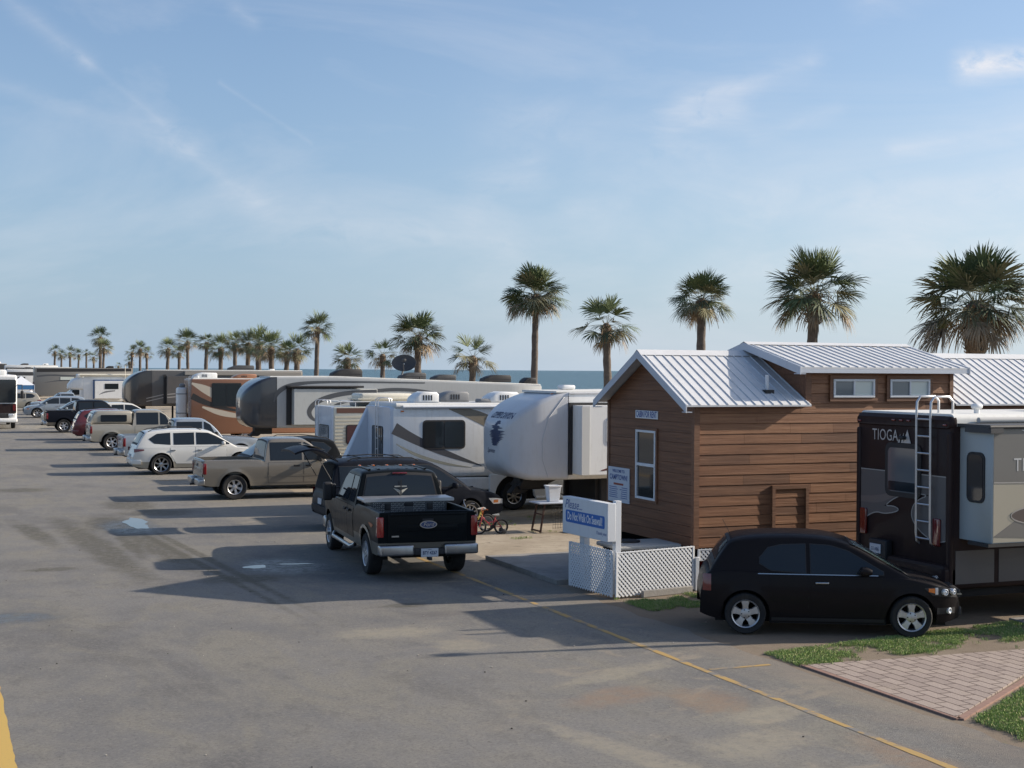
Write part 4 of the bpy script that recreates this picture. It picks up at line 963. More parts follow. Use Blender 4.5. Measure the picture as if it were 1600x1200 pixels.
# ------------------------------------------------------------------ palms on the seawall strip
M_TRUNK = mat('palm_trunk', (.125, .10, .082), .95, var=.35, vs=5, bump=.8, bs=14)
M_BOOT = mat('palm_boots', (.17, .125, .085), .95, var=.35, vs=9, bump=.6, bs=20)
LEAF = [mat('palm_leaf_green', (.115, .145, .065), .7, var=.3, vs=2, spec=.3), mat('palm_leaf_olive', (.19, .18, .10), .7, var=.3, vs=2), mat('palm_leaf_dark', (.08, .10, .052), .7), mat('palm_leaf_dry', (.27, .20, .125), .8, var=.3, vs=3), mat('palm_stalk', (.12, .12, .05), .6)]
def frond(m, R, o, az, el, Rr, nl, mi, petl, spread, droop, width=1.0, flen=None):
    """fan leaf on a stalk, from point o"""
    pet = petl * Rr; d = Vector((cos(az) * cos(el), sin(az) * cos(el), sin(el))); P = [o]; p = o.copy(); dd = d.copy()
    for i in range(4):
        p = p + dd * pet / 4; P.append(p.copy()); dd = (dd + Vector((0, 0, -droop * .16))).normalized()
    m.tube(P, [.02 * Rr / 2, .015 * Rr / 2, .012 * Rr / 2, .011 * Rr / 2, .008 * Rr / 2], 3, 4 if mi != 3 else 3, caps=False)
    fl = flen or Rr * .52; s = dd.cross(Vector((0, 0, 1)))
    if s.length < .1: s = Vector((1, 0, 0)).cross(dd)
    s.normalize(); n = s.cross(dd).normalized(); roll = R.uniform(-.5, .5); s, n = (s * cos(roll) + n * sin(roll)), (n * cos(roll) - s * sin(roll))
    for i in range(nl):
        th = spread * (2 * (i + .5) / nl - 1) + R.uniform(-.04, .04)
        root = p + dd * (.16 * fl * cos(th))
        ld = (dd * cos(th) + s * sin(th) + n * R.uniform(-.12, .22)).normalized(); l = fl * (1 - .28 * (abs(th) / pi) ** 1.2) * R.uniform(.86, 1.08); w = .0145 * Rr * width * (.8 + .4 * cos(th))
        sd = ld.cross(n).normalized() * w
        a = root; b = root + ld * l * .45; dr = Vector((0, 0, -1)) * l * (droop * R.uniform(.1, .5) + R.uniform(0, .16))
        c = root + ld * l * .78 + dr * .35; e = root + ld * l + dr
        m.add([a - sd * .5, a + sd * .5, b + sd, b - sd, c + sd * .7, c - sd * .7, e], [(0, 1, 2, 3), (3, 2, 4, 5), (5, 4, 6)], mi)
def palm(i, x, y, ztop, Rr, tr, nf, nl, sparse=0, ragged=0, up=1.0, boots=1.0, lean=0, label=None, dry=1.0):
    """ztop: height where the fronds leave the trunk"""
    R = random.Random(100 + i)
    r = thing('palm_tree', label, 'palm tree', (x, y, 0), 0, 'cabbage palms along the seawall')
    m = MB(); prof = []; n = 26
    def cx(z): return lean * (z / ztop) ** 1.6
    rings = []
    for k in range(n + 1):
        z = -.2 + (ztop + .15) * k / n; rr = tr * (1.12 - .18 * k / n) * (1 + .05 * sin(k * 2.1) + R.uniform(-.03, .03)); rr *= 1.3 if k < 2 else 1
        rings.append([(cx(max(z, 0)) + rr * cos(a) * (1 + .04 * sin(3 * a + k)), rr * sin(a), z) for a in [2 * pi * q / 12 for q in range(12)]])
    m.loft(rings); m.build('trunk', M_TRUNK, r, angle=60)
    b = MB(); hb = Rr * .50 * boots; top = Vector((cx(ztop), 0, ztop))
    b.lathe([(tr * .9, ztop - hb), (tr * 1.15, ztop - hb * .9), (tr * 1.35, ztop - hb * .4), (tr * 1.3, ztop), (tr * .6, ztop + .1 * Rr), (.02, ztop + .12 * Rr)], (cx(ztop - hb / 2), 0, 0), 'z', 12)
    for k in range(int(44 * boots) + 8):                    # split leaf bases
        a = k * 2.4 + R.uniform(-.3, .3); z = ztop - hb * R.random(); q = tr * 1.2; o = Vector((cx(z) + cos(a) * q, sin(a) * q, z)); l = R.uniform(.10, .22) * Rr * .8; w = .035 * Rr
        t = Vector((-sin(a), cos(a), 0)) * w; out = Vector((cos(a) * .75, sin(a) * .75, R.uniform(.25, .9))).normalized()
        b.add([o - t, o + t, o + out * l * .8 + t * .5, o + out * l - t * .4, o - Vector((cos(a), sin(a), 0)) * .05 + out * .02], [(0, 1, 2, 3), (0, 3, 4), (1, 4, 2)])
    b.build('leaf_boots', M_BOOT, r, smooth=False)
    c = MB(); dmb = MB()
    for k in range(nf):
        u = (k + .5) / nf; az = k * 2.39996 + R.uniform(-.25, .25)
        el = radians(84 - 112 * u ** .72 + R.uniform(-10, 10))
        if R.random() < (sparse + .10) * (u > .12): continue
        mi = 0 if u < .5 else R.choice((0, 1, 1, 2)); mi = R.choice((mi, mi, 2, 1)) if u > .18 else mi
        if u > .82 and R.random() < .35 * dry: mi = 3
        sc = (1 - .10 * u) * R.uniform(.66, 1.12); o = top + Vector((cos(az), sin(az), 0)) * tr * .5 + Vector((0, 0, .12 * Rr * (1 - u)))
        if mi == 3:
            frond(dmb, R, o, az, el - .15, Rr * sc * .9, int(nl * .7), 3, .42, 1.3, 1.2, .9, Rr * .40)
        else:
            frond(c, R, o, az, el, Rr * sc, nl, mi, .27 + .22 * min(1, u / .6), 1.5 if u > .12 else 1.0, .12 + .6 * u, 1.05, Rr * (.62 - .17 * u) * R.uniform(.85, 1.1))
    for k in range(int(ragged)):                            # dead hanging fronds
        az = R.uniform(0, 6.28); frond(dmb, R, top - Vector((0, 0, .05 * Rr)), az, radians(R.uniform(-25, 5)), Rr * .95, int(nl * .6), 3, .62, 1.1, 1.3, .8, Rr * .34)
    if i == 0:
        for da, e_ in ((0, 5), (.25, -8), (-.2, -14)): frond(dmb, R, top - Vector((0, 0, .1 * Rr)), radians(157) + da, radians(e_), Rr, 24, 3, .62, 1.25, 1.1, 1.1, Rr * .5)
    if i == 3 or i == 1:
        for da, e_ in ((0, 0), (.3, -12)): frond(dmb, R, top, radians(157) + da, radians(e_), Rr, 16, 3, .62, 1.1, 1.1, .9, Rr * .3)
    for k in range(3 if nl > 20 else 0):                    # spent flower stalks hanging from the crown
        az = R.uniform(0, 6.28); P = []; l = Rr * R.uniform(.7, 1.0)
        for q in range(6): t = q / 5; P.append(top + Vector((cos(az) * l * t * .8, sin(az) * l * t * .8, .15 * l * sin(pi * t) - l * .75 * t * t)))
        dmb.tube(P, .008 * Rr, 4, 3, caps=False)
        for q in range(14): t = .35 + .65 * R.random(); p = P[min(4, int(t * 5))]; dmb.tube([p, p + Vector((R.uniform(-.1, .1), R.uniform(-.1, .1), -.16)) * Rr], .004 * Rr, 3, 3, caps=False)
    c.build('crown', LEAF, r, smooth=False)
    if dmb.v: dmb.build('dead_fronds', LEAF, r, smooth=False)
    return r
from mathutils import Euler
CAMM = cam.matrix_world.to_3x3()
def at(px, py, X):                     # the point of the photo pixel on the line x = X
    d = CAMM @ Vector(((px - 800) / 2200, (600 - py) / 2200, -1)); t = X / d.x; return Vector((X, d.y * t, EYE + d.z * t)), t
PAL = [ # px of crown centre, py of trunk top, crown radius px, trunk half width px, fronds, leaflets, sparse, ragged, boots, X, label
    (1526, 480, 88, 14.5, 62, 30, 0, 7, 1.5, 33.0, 'largest thick palm at the right edge with shaggy boots and drooping dead fan'),
    (1265, 463, 72, 8.5, 50, 30, .05, 5, 1.1, 33.5, 'palm with twin side tufts rising behind the cabin dormer'),
    (1096, 472, 50, 7, 50, 28, .0, 3, .9, 34, 'round crowned palm rising above the cabin ridge'),
    (835, 465, 50, 5.2, 58, 28, 0, 6, .6, 33.5, 'tallest slender palm with a full round crown against the open sky'),
    (952, 511, 51, 6.2, 30, 26, .25, 2, .9, 33.5, 'ragged palm with few fronds just left of the cabin gable'),
    (737, 560, 38, 5, 24, 26, .3, 2, 1.0, 33.5, 'sparse short palm above the rear end of the long silver trailer'),
    (653, 528, 42, 5.5, 44, 26, 0, 3, .9, 33.5, 'full palm standing behind the dark satellite dish'),
    (598, 556, 27, 3.8, 26, 22, .1, 4, 1.1, 34, 'browned short palm left of the satellite dish palm'),
    (541, 562, 27, 4.5, 26, 22, .15, 2, 1.1, 34, 'small squat palm over the middle of the silver trailer roof'),
    (494, 514, 28, 3.6, 36, 22, 0, 1, .5, 34, 'tall slim palm standing above the dark roof units'),
    (464, 548, 28, 4.5, 26, 22, .2, 2, 1.1, 34, 'leaning fronded palm just left of the tall slim palm')]
far = [(446, 552, 17, 4), (425, 545, 23, 4.2), (404, 540, 26, 4.5), (386, 538, 20, 3.6), (368, 538, 18, 3.2), (345, 545, 20, 3.4), (321, 536, 13, 3), (294, 535, 17, 2.5), (280, 552, 11, 2.4), (261, 546, 16, 2.7),
       (230, 553, 10, 2), (219, 546, 12, 2), (205, 551, 10, 1.8), (203, 566, 8, 1.8), (157, 528, 15, 2.4), (161, 545, 13, 1.8), (147, 559, 9, 1.5), (135, 552, 6, 1.5), (122, 555, 9, 1.5), (110, 552, 11, 1.8), (96, 556, 8, 1.5), (85, 550, 10, 1.6), (186, 572, 5, 1)]
flab = {0: 'small palm at the right end of the dense palm clump', 1: 'bushy palm in the middle of the dense palm clump', 2: 'widest bushy palm of the dense palm clump', 3: 'palm at the left of the dense palm clump', 4: 'dark palm beside the dense palm clump',
        5: 'shaggy stemmed palm between the narrow palm and the dense clump', 6: 'narrow upright palm with pale shaggy stem', 7: 'wind bent palm with slim stem above the dark trailer roof', 8: 'low tuft palm under the wind bent palm', 9: 'round palm above the front end of the dark trailer',
        10: 'right palm of the far group of four', 11: 'tallest palm of the far group of four', 12: 'left palm of the far group of four', 13: 'lowest palm of the far group of four', 14: 'tallest palm at far left with stacked crowns', 15: 'shorter palm tucked under the tallest far left palm',
        16: 'small palm left of the stacked crown palm', 17: 'thin wisp of a palm between far left groups', 18: 'right palm of the farthest clump', 19: 'central palm of the farthest clump', 20: 'low palm in the farthest clump', 21: 'leftmost palm on the horizon', 22: 'tiny leaning palm above the dark banded motorhome roof'}
i = 0
for px, py, rp, tw, nf, nl, sp_, rg, bt, X, lb in PAL:
    P, t = at(px, py, X); k = t / 2200
    palm(i, P.x, P.y, P.z, rp * k * 1.12, tw * k, nf, nl, sp_, rg, 1.0, bt, (0, .25, 0, .1, -.2, .1, 0, 0, .1, .15, 0)[i], lb); i += 1
for j, (px, py, rp, tw) in enumerate(far):
    P, t = at(px, py, 34 + (j % 3) * .4); k = t / 2200
    palm(20 + j, P.x, P.y, P.z, rp * k * 1.38, tw * k, 34 if rp > 11 else 24, 18 if rp > 11 else 13, .05, 5, 1.0, 1.0, (.2, -.1, 0)[j % 3], flab[j])

# ------------------------------------------------------------------ motorhomes and trailers
def window(root, axis, a0, a1, b0, b1, d=0, r=.07, split=None, name='window', glass=None, frame=None, grow=.035):
    f = MB(); f.prism(rrect(a0 - grow, a1 + grow, b0 - grow, b1 + grow, r + grow * .5), axis, d - .018, d + .01); o = f.build(name, frame or M_TRIM, root, angle=50)
    g = MB()
    if split:
        mid = a0 + (a1 - a0) * split; g.prism(rrect(a0, mid - .012, b0, b1, r * .8), axis, d - .024, d - .015); g.prism(rrect(mid + .012, a1, b0, b1, r * .8), axis, d - .022, d - .015)
    else: g.prism(rrect(a0, a1, b0, b1, r), axis, d - .024, d - .015)
    g.build('pane', glass or M_GLASS2, o, smooth=False); return o
def decal(root, axis, pts, d, m, name='graphic', smoothit=0, off=.004):
    p = pts
    if smoothit: p = chaikin(list(pts) + [pts[0]], smoothit)[:-1]
    q = MB(); q.prism(p, axis, d - off, d + .002); return q.build(name, m, root, smooth=False)
def swoosh(root, axis, pts, d, m, name='graphic', off=.004):
    """ribbon through (u, v, width)"""
    P = chaikin(pts, 3); L, R = [], []
    for i, (u, v, w) in enumerate(P):
        a, b = P[max(i - 1, 0)], P[min(i + 1, len(P) - 1)]; tx, ty = b[0] - a[0], b[1] - a[1]; l = math.hypot(tx, ty) or 1
        L.append((u - ty / l * w / 2, v + tx / l * w / 2)); R.append((u + ty / l * w / 2, v - tx / l * w / 2))
    f = (lambda u, v: (u, d - off, v)) if axis == 'y' else (lambda u, v: (d - off, u, v))
    m_ = MB(); m_.strip([f(*p) for p in L], [f(*p) for p in R]); return m_.build(name, m, root, smooth=False)
def ladder(root, x, y0, y1, z0, z1, over=.35, m=None, n=7, hoop=.28, rad=.014):
    l = MB()
    for y in (y0, y1): l.tube([(x + .06, y, z0), (x - .03, y, z0 + .06), (x - .05, y, z0 + .2), (x - .06, y, z1), (x - .05, y, z1 + hoop * .7), (x + .02, y, z1 + hoop), (x + over - .08, y, z1 + hoop), (x + over, y, z1 + hoop * .75), (x + over, y, z1 - .02)], rad, 6)
    for k in range(n): z = z0 + .12 + (z1 - z0 - .2) * k / (n - 1); l.tube([(x - .05, y0, z), (x - .05, y1, z)], rad * .8, 6)
    return l.build('ladder', m or M_ALU, root)
def aircon(root, x, y, z, m, L=.95, Wd=.65, H=.30):
    a = MB(); a.rbox([(x, y + .03, y + Wd - .03, z, z + H * .35, .05), (x + .04, y, y + Wd, z, z + H * .5, .06), (x + L * .22, y, y + Wd, z, z + H * .82, .06), (x + L * .42, y, y + Wd, z, z + H, .06), (x + L - .06, y, y + Wd, z, z + H * .96, .06), (x + L, y + .02, y + Wd - .02, z, z + H * .8, .05)], 4)
    o = a.build('air_conditioner', m, root); g = MB()
    if m in (M_TRIM, M_DARKG): g.box(x + .05, x + L - .05, y - .008, y + .01, z + H * .36, z + H * .42)
    else:
     for k in range(4): g.box(x + L * .35 + k * .08, x + L * .35 + k * .08 + .04, y - .006, y + .01, z + .08, z + H - .1)
    g.build('vent_slots', M_TRIM, o, smooth=False); return o
def roofvent(root, x, y, z, m=None, h=.12):
    a = MB(); a.blob(x, x + .4, y, y + .4, z - .01, z + h, .05); return a.build('roof_vent', m or M_WHITE, root)
def bodybox(root, name, m, x0, x1, z0, z1, W, r=.08, y0=0, rt=None):
    b = MB(); b.rbox([(x0, y0 + .03, y0 + W - .03, z0 + .03, z1 - .05, r), (x0 + .015, y0 + .01, y0 + W - .01, z0 + .01, z1 - .02, r), (x0 + .05, y0, y0 + W, z0, z1, r), (x1 - .05, y0, y0 + W, z0, z1, r), (x1 - .01, y0 + .02, y0 + W - .02, z0 + .02, z1 - .03, r)], 5)
    return b.build(name, m, root)
def rvwheels(root, xs, W, r=.38, m=None, y0=0):
    for x in xs:
        wheel(root, (x, y0 + .16, r), r, .24, -1, m=m or M_ALU, spokes=8, sw=.06, rimf=.58); wheel(root, (x, y0 + W - .16, r), r, .24, 1, m=m or M_ALU, spokes=8, sw=.06, rimf=.58)
RVG = 'campers and motorhomes parked in a row'
# --- brown motorhome beside the cabin
M_TBR = mat('bronze_paint', (.034, .022, .021), .5, coat=.1, spec=.25, dirt=.25, dirtcol=(.09, .075, .065)); M_TGR = mat('taupe_paint', (.105, .095, .092), .5, coat=.2, dirt=.2, dirtcol=(.15, .135, .12)); M_TLG = mat('pinstripe', (.33, .31, .29), .5)
M_TUP = mat('slide_taupe', (.155, .148, .135), .4, coat=.4); M_TBE = mat('slide_beige', (.36, .33, .26), .4, coat=.4); M_TSD = mat('slide_end_blue_grey', (.36, .40, .41), .45); M_SILV = mat('silver_letters', (.5, .5, .5), .4, .4)
tio = thing('motorhome', 'dark bronze motorhome with TIOGA lettering and rear ladder beside cabin', 'motorhome', (15.45, 18.6, 0), 0, RVG)
Wt = 2.52
bodybox(tio, 'body', M_TBR, 0, 6.6, .50, 3.30, Wt, .10)
m = MB(); m.rbox([(.02, .06, Wt - .06, 3.2, 3.28, .03), (.06, .0, Wt, 3.1, 3.40, .10), (6.5, .0, Wt, 3.1, 3.40, .10), (6.6, .08, Wt - .08, 3.15, 3.3, .04)], 5); m.build('roof', M_ROOF, tio)
m = MB(); m.rbox([(-.03, .10, Wt - .10, 3.20, 3.27, .03), (-.035, .02, Wt - .02, 3.17, 3.30, .05), (.02, -.012, Wt + .012, 3.14, 3.36, .08), (.10, -.012, Wt + .012, 3.14, 3.37, .08)], 6); m.build('rear_cap_top', M_TBR, tio)
m = MB(); m.box(-.03, .06, -.012, .10, .52, 3.1); m.build('corner_moulding', M_TBR, tio, bevel=.03, seg=3); m = MB(); m.box(-.03, .06, Wt - .10, Wt + .012, .52, 3.1); m.build('corner_moulding', M_TBR, tio, bevel=.03, seg=3)
m = MB(); m.rbox([(-.12, .05, Wt - .05, .50, .86, .06), (-.10, .0, Wt, .48, .9, .08), (.12, .0, Wt, .48, .92, .08)], 5); m.build('rear_bumper', M_TBR, tio)
gp = [(2.40, 2.36), (.11, 2.36), (.11, 1.30), (.35, 1.25), (.75, 1.38), (1.0, 1.6), (.97, 1.8), (.82, 1.93), (.52, 2.03), (1.0, 2.03), (1.4, 1.93), (1.74, 1.74), (1.46, 1.77), (1.28, 1.70), (1.7, 1.60), (2.0, 1.63), (2.40, 1.42)]
cc = (sum(a for a, b in gp) / len(gp), sum(b for a, b in gp) / len(gp))
def smooth_some(P, keep):      # round every corner but the listed ones
    Q = []
    for i, p in enumerate(P):
        a, b = P[i - 1], P[(i + 1) % len(P)]
        if i in keep: Q.append(p)
        else:
            for t in (.25, .5, .75):
                q0 = [u + (v - u) * (.5 + t / 2) for u, v in zip(a, p)]; q1 = [u + (v - u) * (t / 2) for u, v in zip(p, b)]
                Q.append(tuple(u + (v - u) * t for u, v in zip(q0, q1)))
    return Q
gs = smooth_some(gp, {0, 1, 2, 8, 11, 16})
decal(tio, 'x', gs, 0, M_TGR, 'rear_graphic', off=.012)
swoosh(tio, 'x', [(a, b, .016) for a, b in gs[3:]] if 0 else [(a, b, .018) for a, b in gp[2:]], 0, M_TLG, 'pinstripe', off=.0135)
swoosh(tio, 'x', [(2.40, 2.36, .018), (1.2, 2.36, .018), (.11, 2.36, .018)], 0, M_TLG, 'pinstripe', off=.0135)
swoosh(tio, 'x', [(2.4, 1.82, .10), (1.9, 1.84, .14), (1.5, 1.96, .10), (1.2, 2.05, .02)], 0, mat('taupe_light_paint', (.135, .122, .118), .4, coat=.5), 'rear_graphic', off=.0132)
window(tio, 'x', .82, 1.62, 2.02, 2.78, -.005, .09, None, 'rear_window', mat('curtained_pane', (.12, .135, .15), .12, coat=1), grow=.085)
m = MB(); m.prism(rrect(.84, 1.60, 2.04, 2.20, .03), 'x', -.032, -.02); m.build('window_lower_sash', M_GLASS, tio)
text('brand_lettering', 'TIOGA', .28, M_SILV, tio, (-.018, 1.72, 2.98), (0, -1, 0), (0, 0, 1), wx=.80, sp=1.06)
m = MB()
for k, (u, w, h) in enumerate(((1.34, .05, .15), (1.25, .06, .17), (1.12, .20, .23))):
    a = [(u + w / 2, 2.87), (u - w / 2, 2.87), (u - w / 2 - .0 + (.10 if k < 2 else .08) - .11, 2.87 + h)] if k < 2 else [(u + w / 2, 2.87), (u - w / 2, 2.87), (u - .01, 2.87 + h)]
    m.prism(a, 'x', -.018, -.01)
m.build('mountain_emblem', M_SILV, tio, smooth=False)
m = MB()
for y in (2.42, 1.46, 1.26, 1.06, .12): m.blob(-.055, -.02, y - .045, y + .045, 3.20 + (.04 if .5 < y < 2 else 0), 3.235 + (.04 if .5 < y < 2 else 0), .012)
m.build('marker_lamp', M_RED, tio)
for y in (.32, 2.3):
    m = MB(); m.blob(-.05, .0, y - .09, y + .09, 1.2, 1.66, .02); m.build('tail_light', M_RED, tio)
m = MB(); m.blob(-.10, .01, 1.14, 1.26, 2.93, 2.99, .02); m.build('rear_camera', M_TRIM, tio)
m = MB(); m.box(-.175, -.155, 1.62, 1.92, .92, 1.08); o = m.build('licence_plate', M_PLATE, tio, bevel=.004); text('plate_digits', 'G5 AB6', .085, M_PLTXT, o, (-.179, 1.77, .99), (0, -1, 0), (0, 0, 1), wx=.8)
m = MB(); m.blob(-.15, 0, 1.5, 2.0, .82, 1.16, .03); m.build('plate_recess', M_TRIM, tio)
ladder(tio, -.03, .42, .78, 1.18, 3.38, .40, n=8, hoop=.30, rad=.02)
m = MB(); m.box(.02, 6.5, .15, Wt - .15, .36, .56); m.box(-.3, .1, 1.15, 1.3, .42, .5); m.build('underframe', M_UNDER, tio, smooth=False)
sl = MB(); sl.rbox([(.18, -.76, .02, 1.36, 3.18, .02), (.19, -.77, .02, 1.35, 3.19, .02), (3.9, -.77, .02, 1.35, 3.19, .02), (3.91, -.76, .02, 1.36, 3.18, .02)], 2); so = sl.build('slide_out', M_TSD, tio)
decal(so, 'y', [(.2, 2.33), (3.89, 2.33), (3.89, 3.18), (.2, 3.18)], -.77, M_TUP)
decal(so, 'y', [(.2, 1.37), (3.89, 1.37), (3.89, 2.32), (.2, 2.32)], -.77, M_TBE)
decal(so, 'y', [(.75, 3.17), (3.9, 3.17), (3.9, 2.55), (2.2, 2.72), (1.3, 2.92)], -.775, mat('slide_pale', (.48, .50, .53), .4))
e = [(1.5 + .95 * cos(a), 1.79 + .17 * sin(a)) for a in [2 * pi * q / 40 for q in range(40)]]
decal(so, 'y', e, -.775, mat('slide_brown', (.075, .055, .05), .35, coat=1)); swoosh(so, 'y', [(a, b, .016) for a, b in e[5:36]], -.78, M_TLG, 'pinstripe')
decal(so, 'y', [(.2, 1.46), (.6, 1.44), (1.4, 1.39), (3.89, 1.37), (3.89, 1.6), (2.4, 1.6), (1.3, 1.58), (.7, 1.74)], -.774, M_TUP)
swoosh(so, 'y', [(.2, 2.33, .02), (3.88, 2.27, .02)], -.777, M_TLG, 'pinstripe')
text('brand_lettering', 'TIOGA', .30, M_SILV, so, (1.02, -.778, 2.60), (1, 0, 0), (0, 0, 1), wx=.88, sp=1.05)
window(so, 'x', -.56, -.22, 2.02, 2.76, .18, .09, None, 'slide_window', M_GLASS, grow=.04)
m = MB(); m.box(.12, 3.98, -.80, .02, 3.20, 3.25); m.box(.10, .35, -.82, -.2, 3.12, 3.20); m.tube([(.1, -.78, 3.22), (3.98, -.78, 3.22)], .035, 8); m.build('slide_awning', M_DARKG, tio)
m = MB(); m.box(.1, 1.0, -.78, -.3, 1.3, 1.35); m.build('slide_rail', M_TRIM, tio)
m = MB(); m.tube([(.5, -.06, 3.30), (6.4, -.06, 3.30)], .05, 10); m.build('awning', mat('awning_cloth', (.45, .45, .44), .8), tio)
m = MB(); m.tube([(.9, .45, 3.4), (.9, .45, 3.5)], .05, 10); m.blob(.82, .98, .37, .53, 3.47, 3.56, .04); m.build('roof_vent', M_WHITE, tio); aircon(tio, 2.9, .9, 3.39, M_TRIM, H=.33)
for y, mm_ in ((-.004, M_TBR),):
    decal(tio, 'y', [(.1, .6), (.9, .6), (.9, 1.15), (.1, 1.15)], -.001, M_TGR, 'compartment_door', off=.006); decal(tio, 'y', [(1.0, .6), (2.0, .6), (2.0, 1.15), (1.0, 1.15)], -.001, M_TGR, 'compartment_door', off=.006)
m = MB(); m.rbox([(6.4, .05, Wt - .05, 2.15, 3.25, .2), (7.3, .06, Wt - .06, 2.2, 3.2, .25), (7.75, .2, Wt - .2, 2.35, 2.95, .25)], 5); m.build('cab_over', M_WHITE, tio)
m = MB(); m.rbox([(6.5, .25, Wt - .25, .5, 2.15, .15), (7.0, .25, Wt - .25, .5, 2.1, .15), (7.7, .27, Wt - .27, .5, 1.3, .12), (8.4, .32, Wt - .32, .5, 1.15, .12), (8.6, .4, Wt - .4, .55, .95, .1)], 5); m.build('cab', M_WHITE, tio)
window(tio, 'y', 6.75, 7.35, 1.3, 1.9, .25, .05, None, 'cab_window'); rvwheels(tio, (2.2, 7.75), Wt)

# --- fifth wheel trailers
def fifth(name, label, loc, L, capm, bodym, zc, z0, z1, z1r, d, W=2.5, capL=1.6, drop=3.2, zlow=.62, roofm=None, pw=1.9):
    r = thing(name, label, 'trailer', loc, 0, RVG); st = []
    for k in range(13):
        t = (k / 12) ** 2.0; x = capL * t; eb = (1 - (1 - min(1, t / .45)) ** 2) ** .5; et = (1 - (1 - t) ** pw) ** .62; ew = (1 - (1 - min(1, x / .95)) ** 2) ** .5
        hz0 = zc - .38 - (zc - .38 - z0) * eb; hz1 = zc + .42 + (z1 - zc - .42) * et; iy = .78 * (1 - ew) + .004; st.append((x, iy, W - iy, hz0, hz1, .14 * (1 - t) + .09))
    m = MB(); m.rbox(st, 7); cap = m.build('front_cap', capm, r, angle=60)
    m = MB(); n = 6
    m.rbox([(capL - .02, .004, W - .004, z0 + .004, z1 - .004, .09), (drop - .01, .004, W - .004, z0 + .004, z1 - .004, .09), (drop, .004, W - .004, zlow, z1 - .004, .09)] +
           [(drop + (L - drop - .05) * k / n, .004, W - .004, zlow, z1 + (z1r - z1) * k / n, .09) for k in range(1, n + 1)] + [(L, .04, W - .04, zlow + .03, z1r - .05, .09)], 5)
    m.build('body', bodym, r)
    m = MB(); m.rbox([(capL * .8, .05, W - .05, z1 - .04, z1 + .02, .02), (drop, .03, W - .03, z1 - .06, z1 + .035, .03), (L - .1, .03, W - .03, z1r - .06, z1r + .035, .03), (L - .02, .1, W - .1, z1r - .06, z1r, .02)], 3); m.build('roof', roofm or M_ROOF, r)
    m = MB(); m.box(.75, 1.6, W / 2 - .25, W / 2 + .25, z0 - .32, z0 + .08); m.prism([(.5, z0 - .42), (.95, z0 - .42), (1.5, z0 + .02), (.9, z0 + .02)], 'y', W / 2 - .15, W / 2 + .15)
    m.build('pin_box', M_TRIM, r, bevel=.02)
    for y in (.25, W - .25): m = MB(); m.box(drop - .35, drop - .22, y - .06, y + .06, .02, z0 + .05); m.box(drop - .40, drop - .17, y - .1, y + .1, 0, .03); m.build('landing_leg', M_TRIM, r)
    m = MB(); m.box(drop + .1, L - .1, .2, W - .2, .40, zlow + .02); m.build('underframe', M_UNDER, r, smooth=False)
    me = cap.data; bvh = BVHTree.FromPolygons([v.co for v in me.vertices], [p.vertices[:] for p in me.polygons])
    def wrap(p):
        h = bvh.ray_cast(Vector((-5, p[1], p[2])), Vector((1, 0, 0)))[0]; return Vector((h.x - .008, p[1], p[2])) if h else Vector(p)
    return r, cap, wrap
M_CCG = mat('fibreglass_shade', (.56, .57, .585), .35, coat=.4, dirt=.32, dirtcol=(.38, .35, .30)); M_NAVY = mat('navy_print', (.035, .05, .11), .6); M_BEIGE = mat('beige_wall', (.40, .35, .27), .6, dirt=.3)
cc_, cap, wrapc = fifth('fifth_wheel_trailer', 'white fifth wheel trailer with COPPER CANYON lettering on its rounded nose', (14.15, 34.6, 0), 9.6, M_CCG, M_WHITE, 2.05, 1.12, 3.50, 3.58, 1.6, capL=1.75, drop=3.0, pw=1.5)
text('model_lettering', 'COPPER CANYON', .225, M_NAVY, cc_, (0, 1.04, 2.84), (0, -1, 0), (0, 0, 1), shear=.25, wx=.76, wrap=wrapc, bold=.006)
text('model_lettering', 'Sprinter', .17, M_NAVY, cc_, (0, 1.25, 1.88), (0, -1, 0), (0, 0, 1), shear=.3, wrap=wrapc)
m = MB(); R_ = random.Random(4)
for k in range(16):                                       # inked landscape print
    z = 2.68 - k * .042; w = .14 + .30 * min(1, k / 6) if k < 10 else .42 - (k - 10) * .045; y0 = .95 + R_.uniform(-.06, .06); L_, R__ = [], []
    if k in (2, 5): w *= .45
    for q in range(11):
        u = y0 + w * (1 - 2 * q / 10); h = (.017 + .012 * R_.random()) * (1 - abs(2 * q / 10 - 1) ** 3) + .002; L_.append(wrapc(Vector((0, u, z + h)))); R__.append(wrapc(Vector((0, u, z - h))))
    m.strip(L_, R__)
m.build('landscape_print', M_NAVY, cc_, smooth=False)
m = MB()
for y in (.12, .16): pass
m.tube([(1.15, -.004, 1.2), (.98, -.004, 1.7), (.98, -.004, 2.2), (1.15, -.004, 2.8), (1.6, -.002, 3.36)], .012, 6); m.tube([(1.75, .0, 3.46), (9.4, -.01, 3.56)], .03, 6); m.build('edge_moulding', M_CCG, cc_)
m = MB(); m.blob(1.35, 1.42, .28, .34, 3.40, 3.46, .01); m.build('marker_lamp', M_AMB, cc_)
sl = MB(); sl.box(1.85, 6.0, -.66, .02, 1.28, 3.14); so = sl.build('slide_out', M_WHITE, cc_, bevel=.02)
m = MB(); m.box(1.74, 1.845, -.05, .01, 1.26, 3.2); m.box(1.74, 6.0, -.03, .01, 3.14, 3.21); m.build('slide_seal', M_TRIM, cc_, smooth=False)
m = MB(); m.box(1.83, 2.06, -.672, -.655, 1.29, 3.13); m.build('slide_corner_trim', mat('grey_white_trim', (.55, .55, .53), .5), so)
window(so, 'y', 2.62, 3.9, 2.16, 2.78, -.66, .09, .5, grow=.06, frame=M_WHITE)
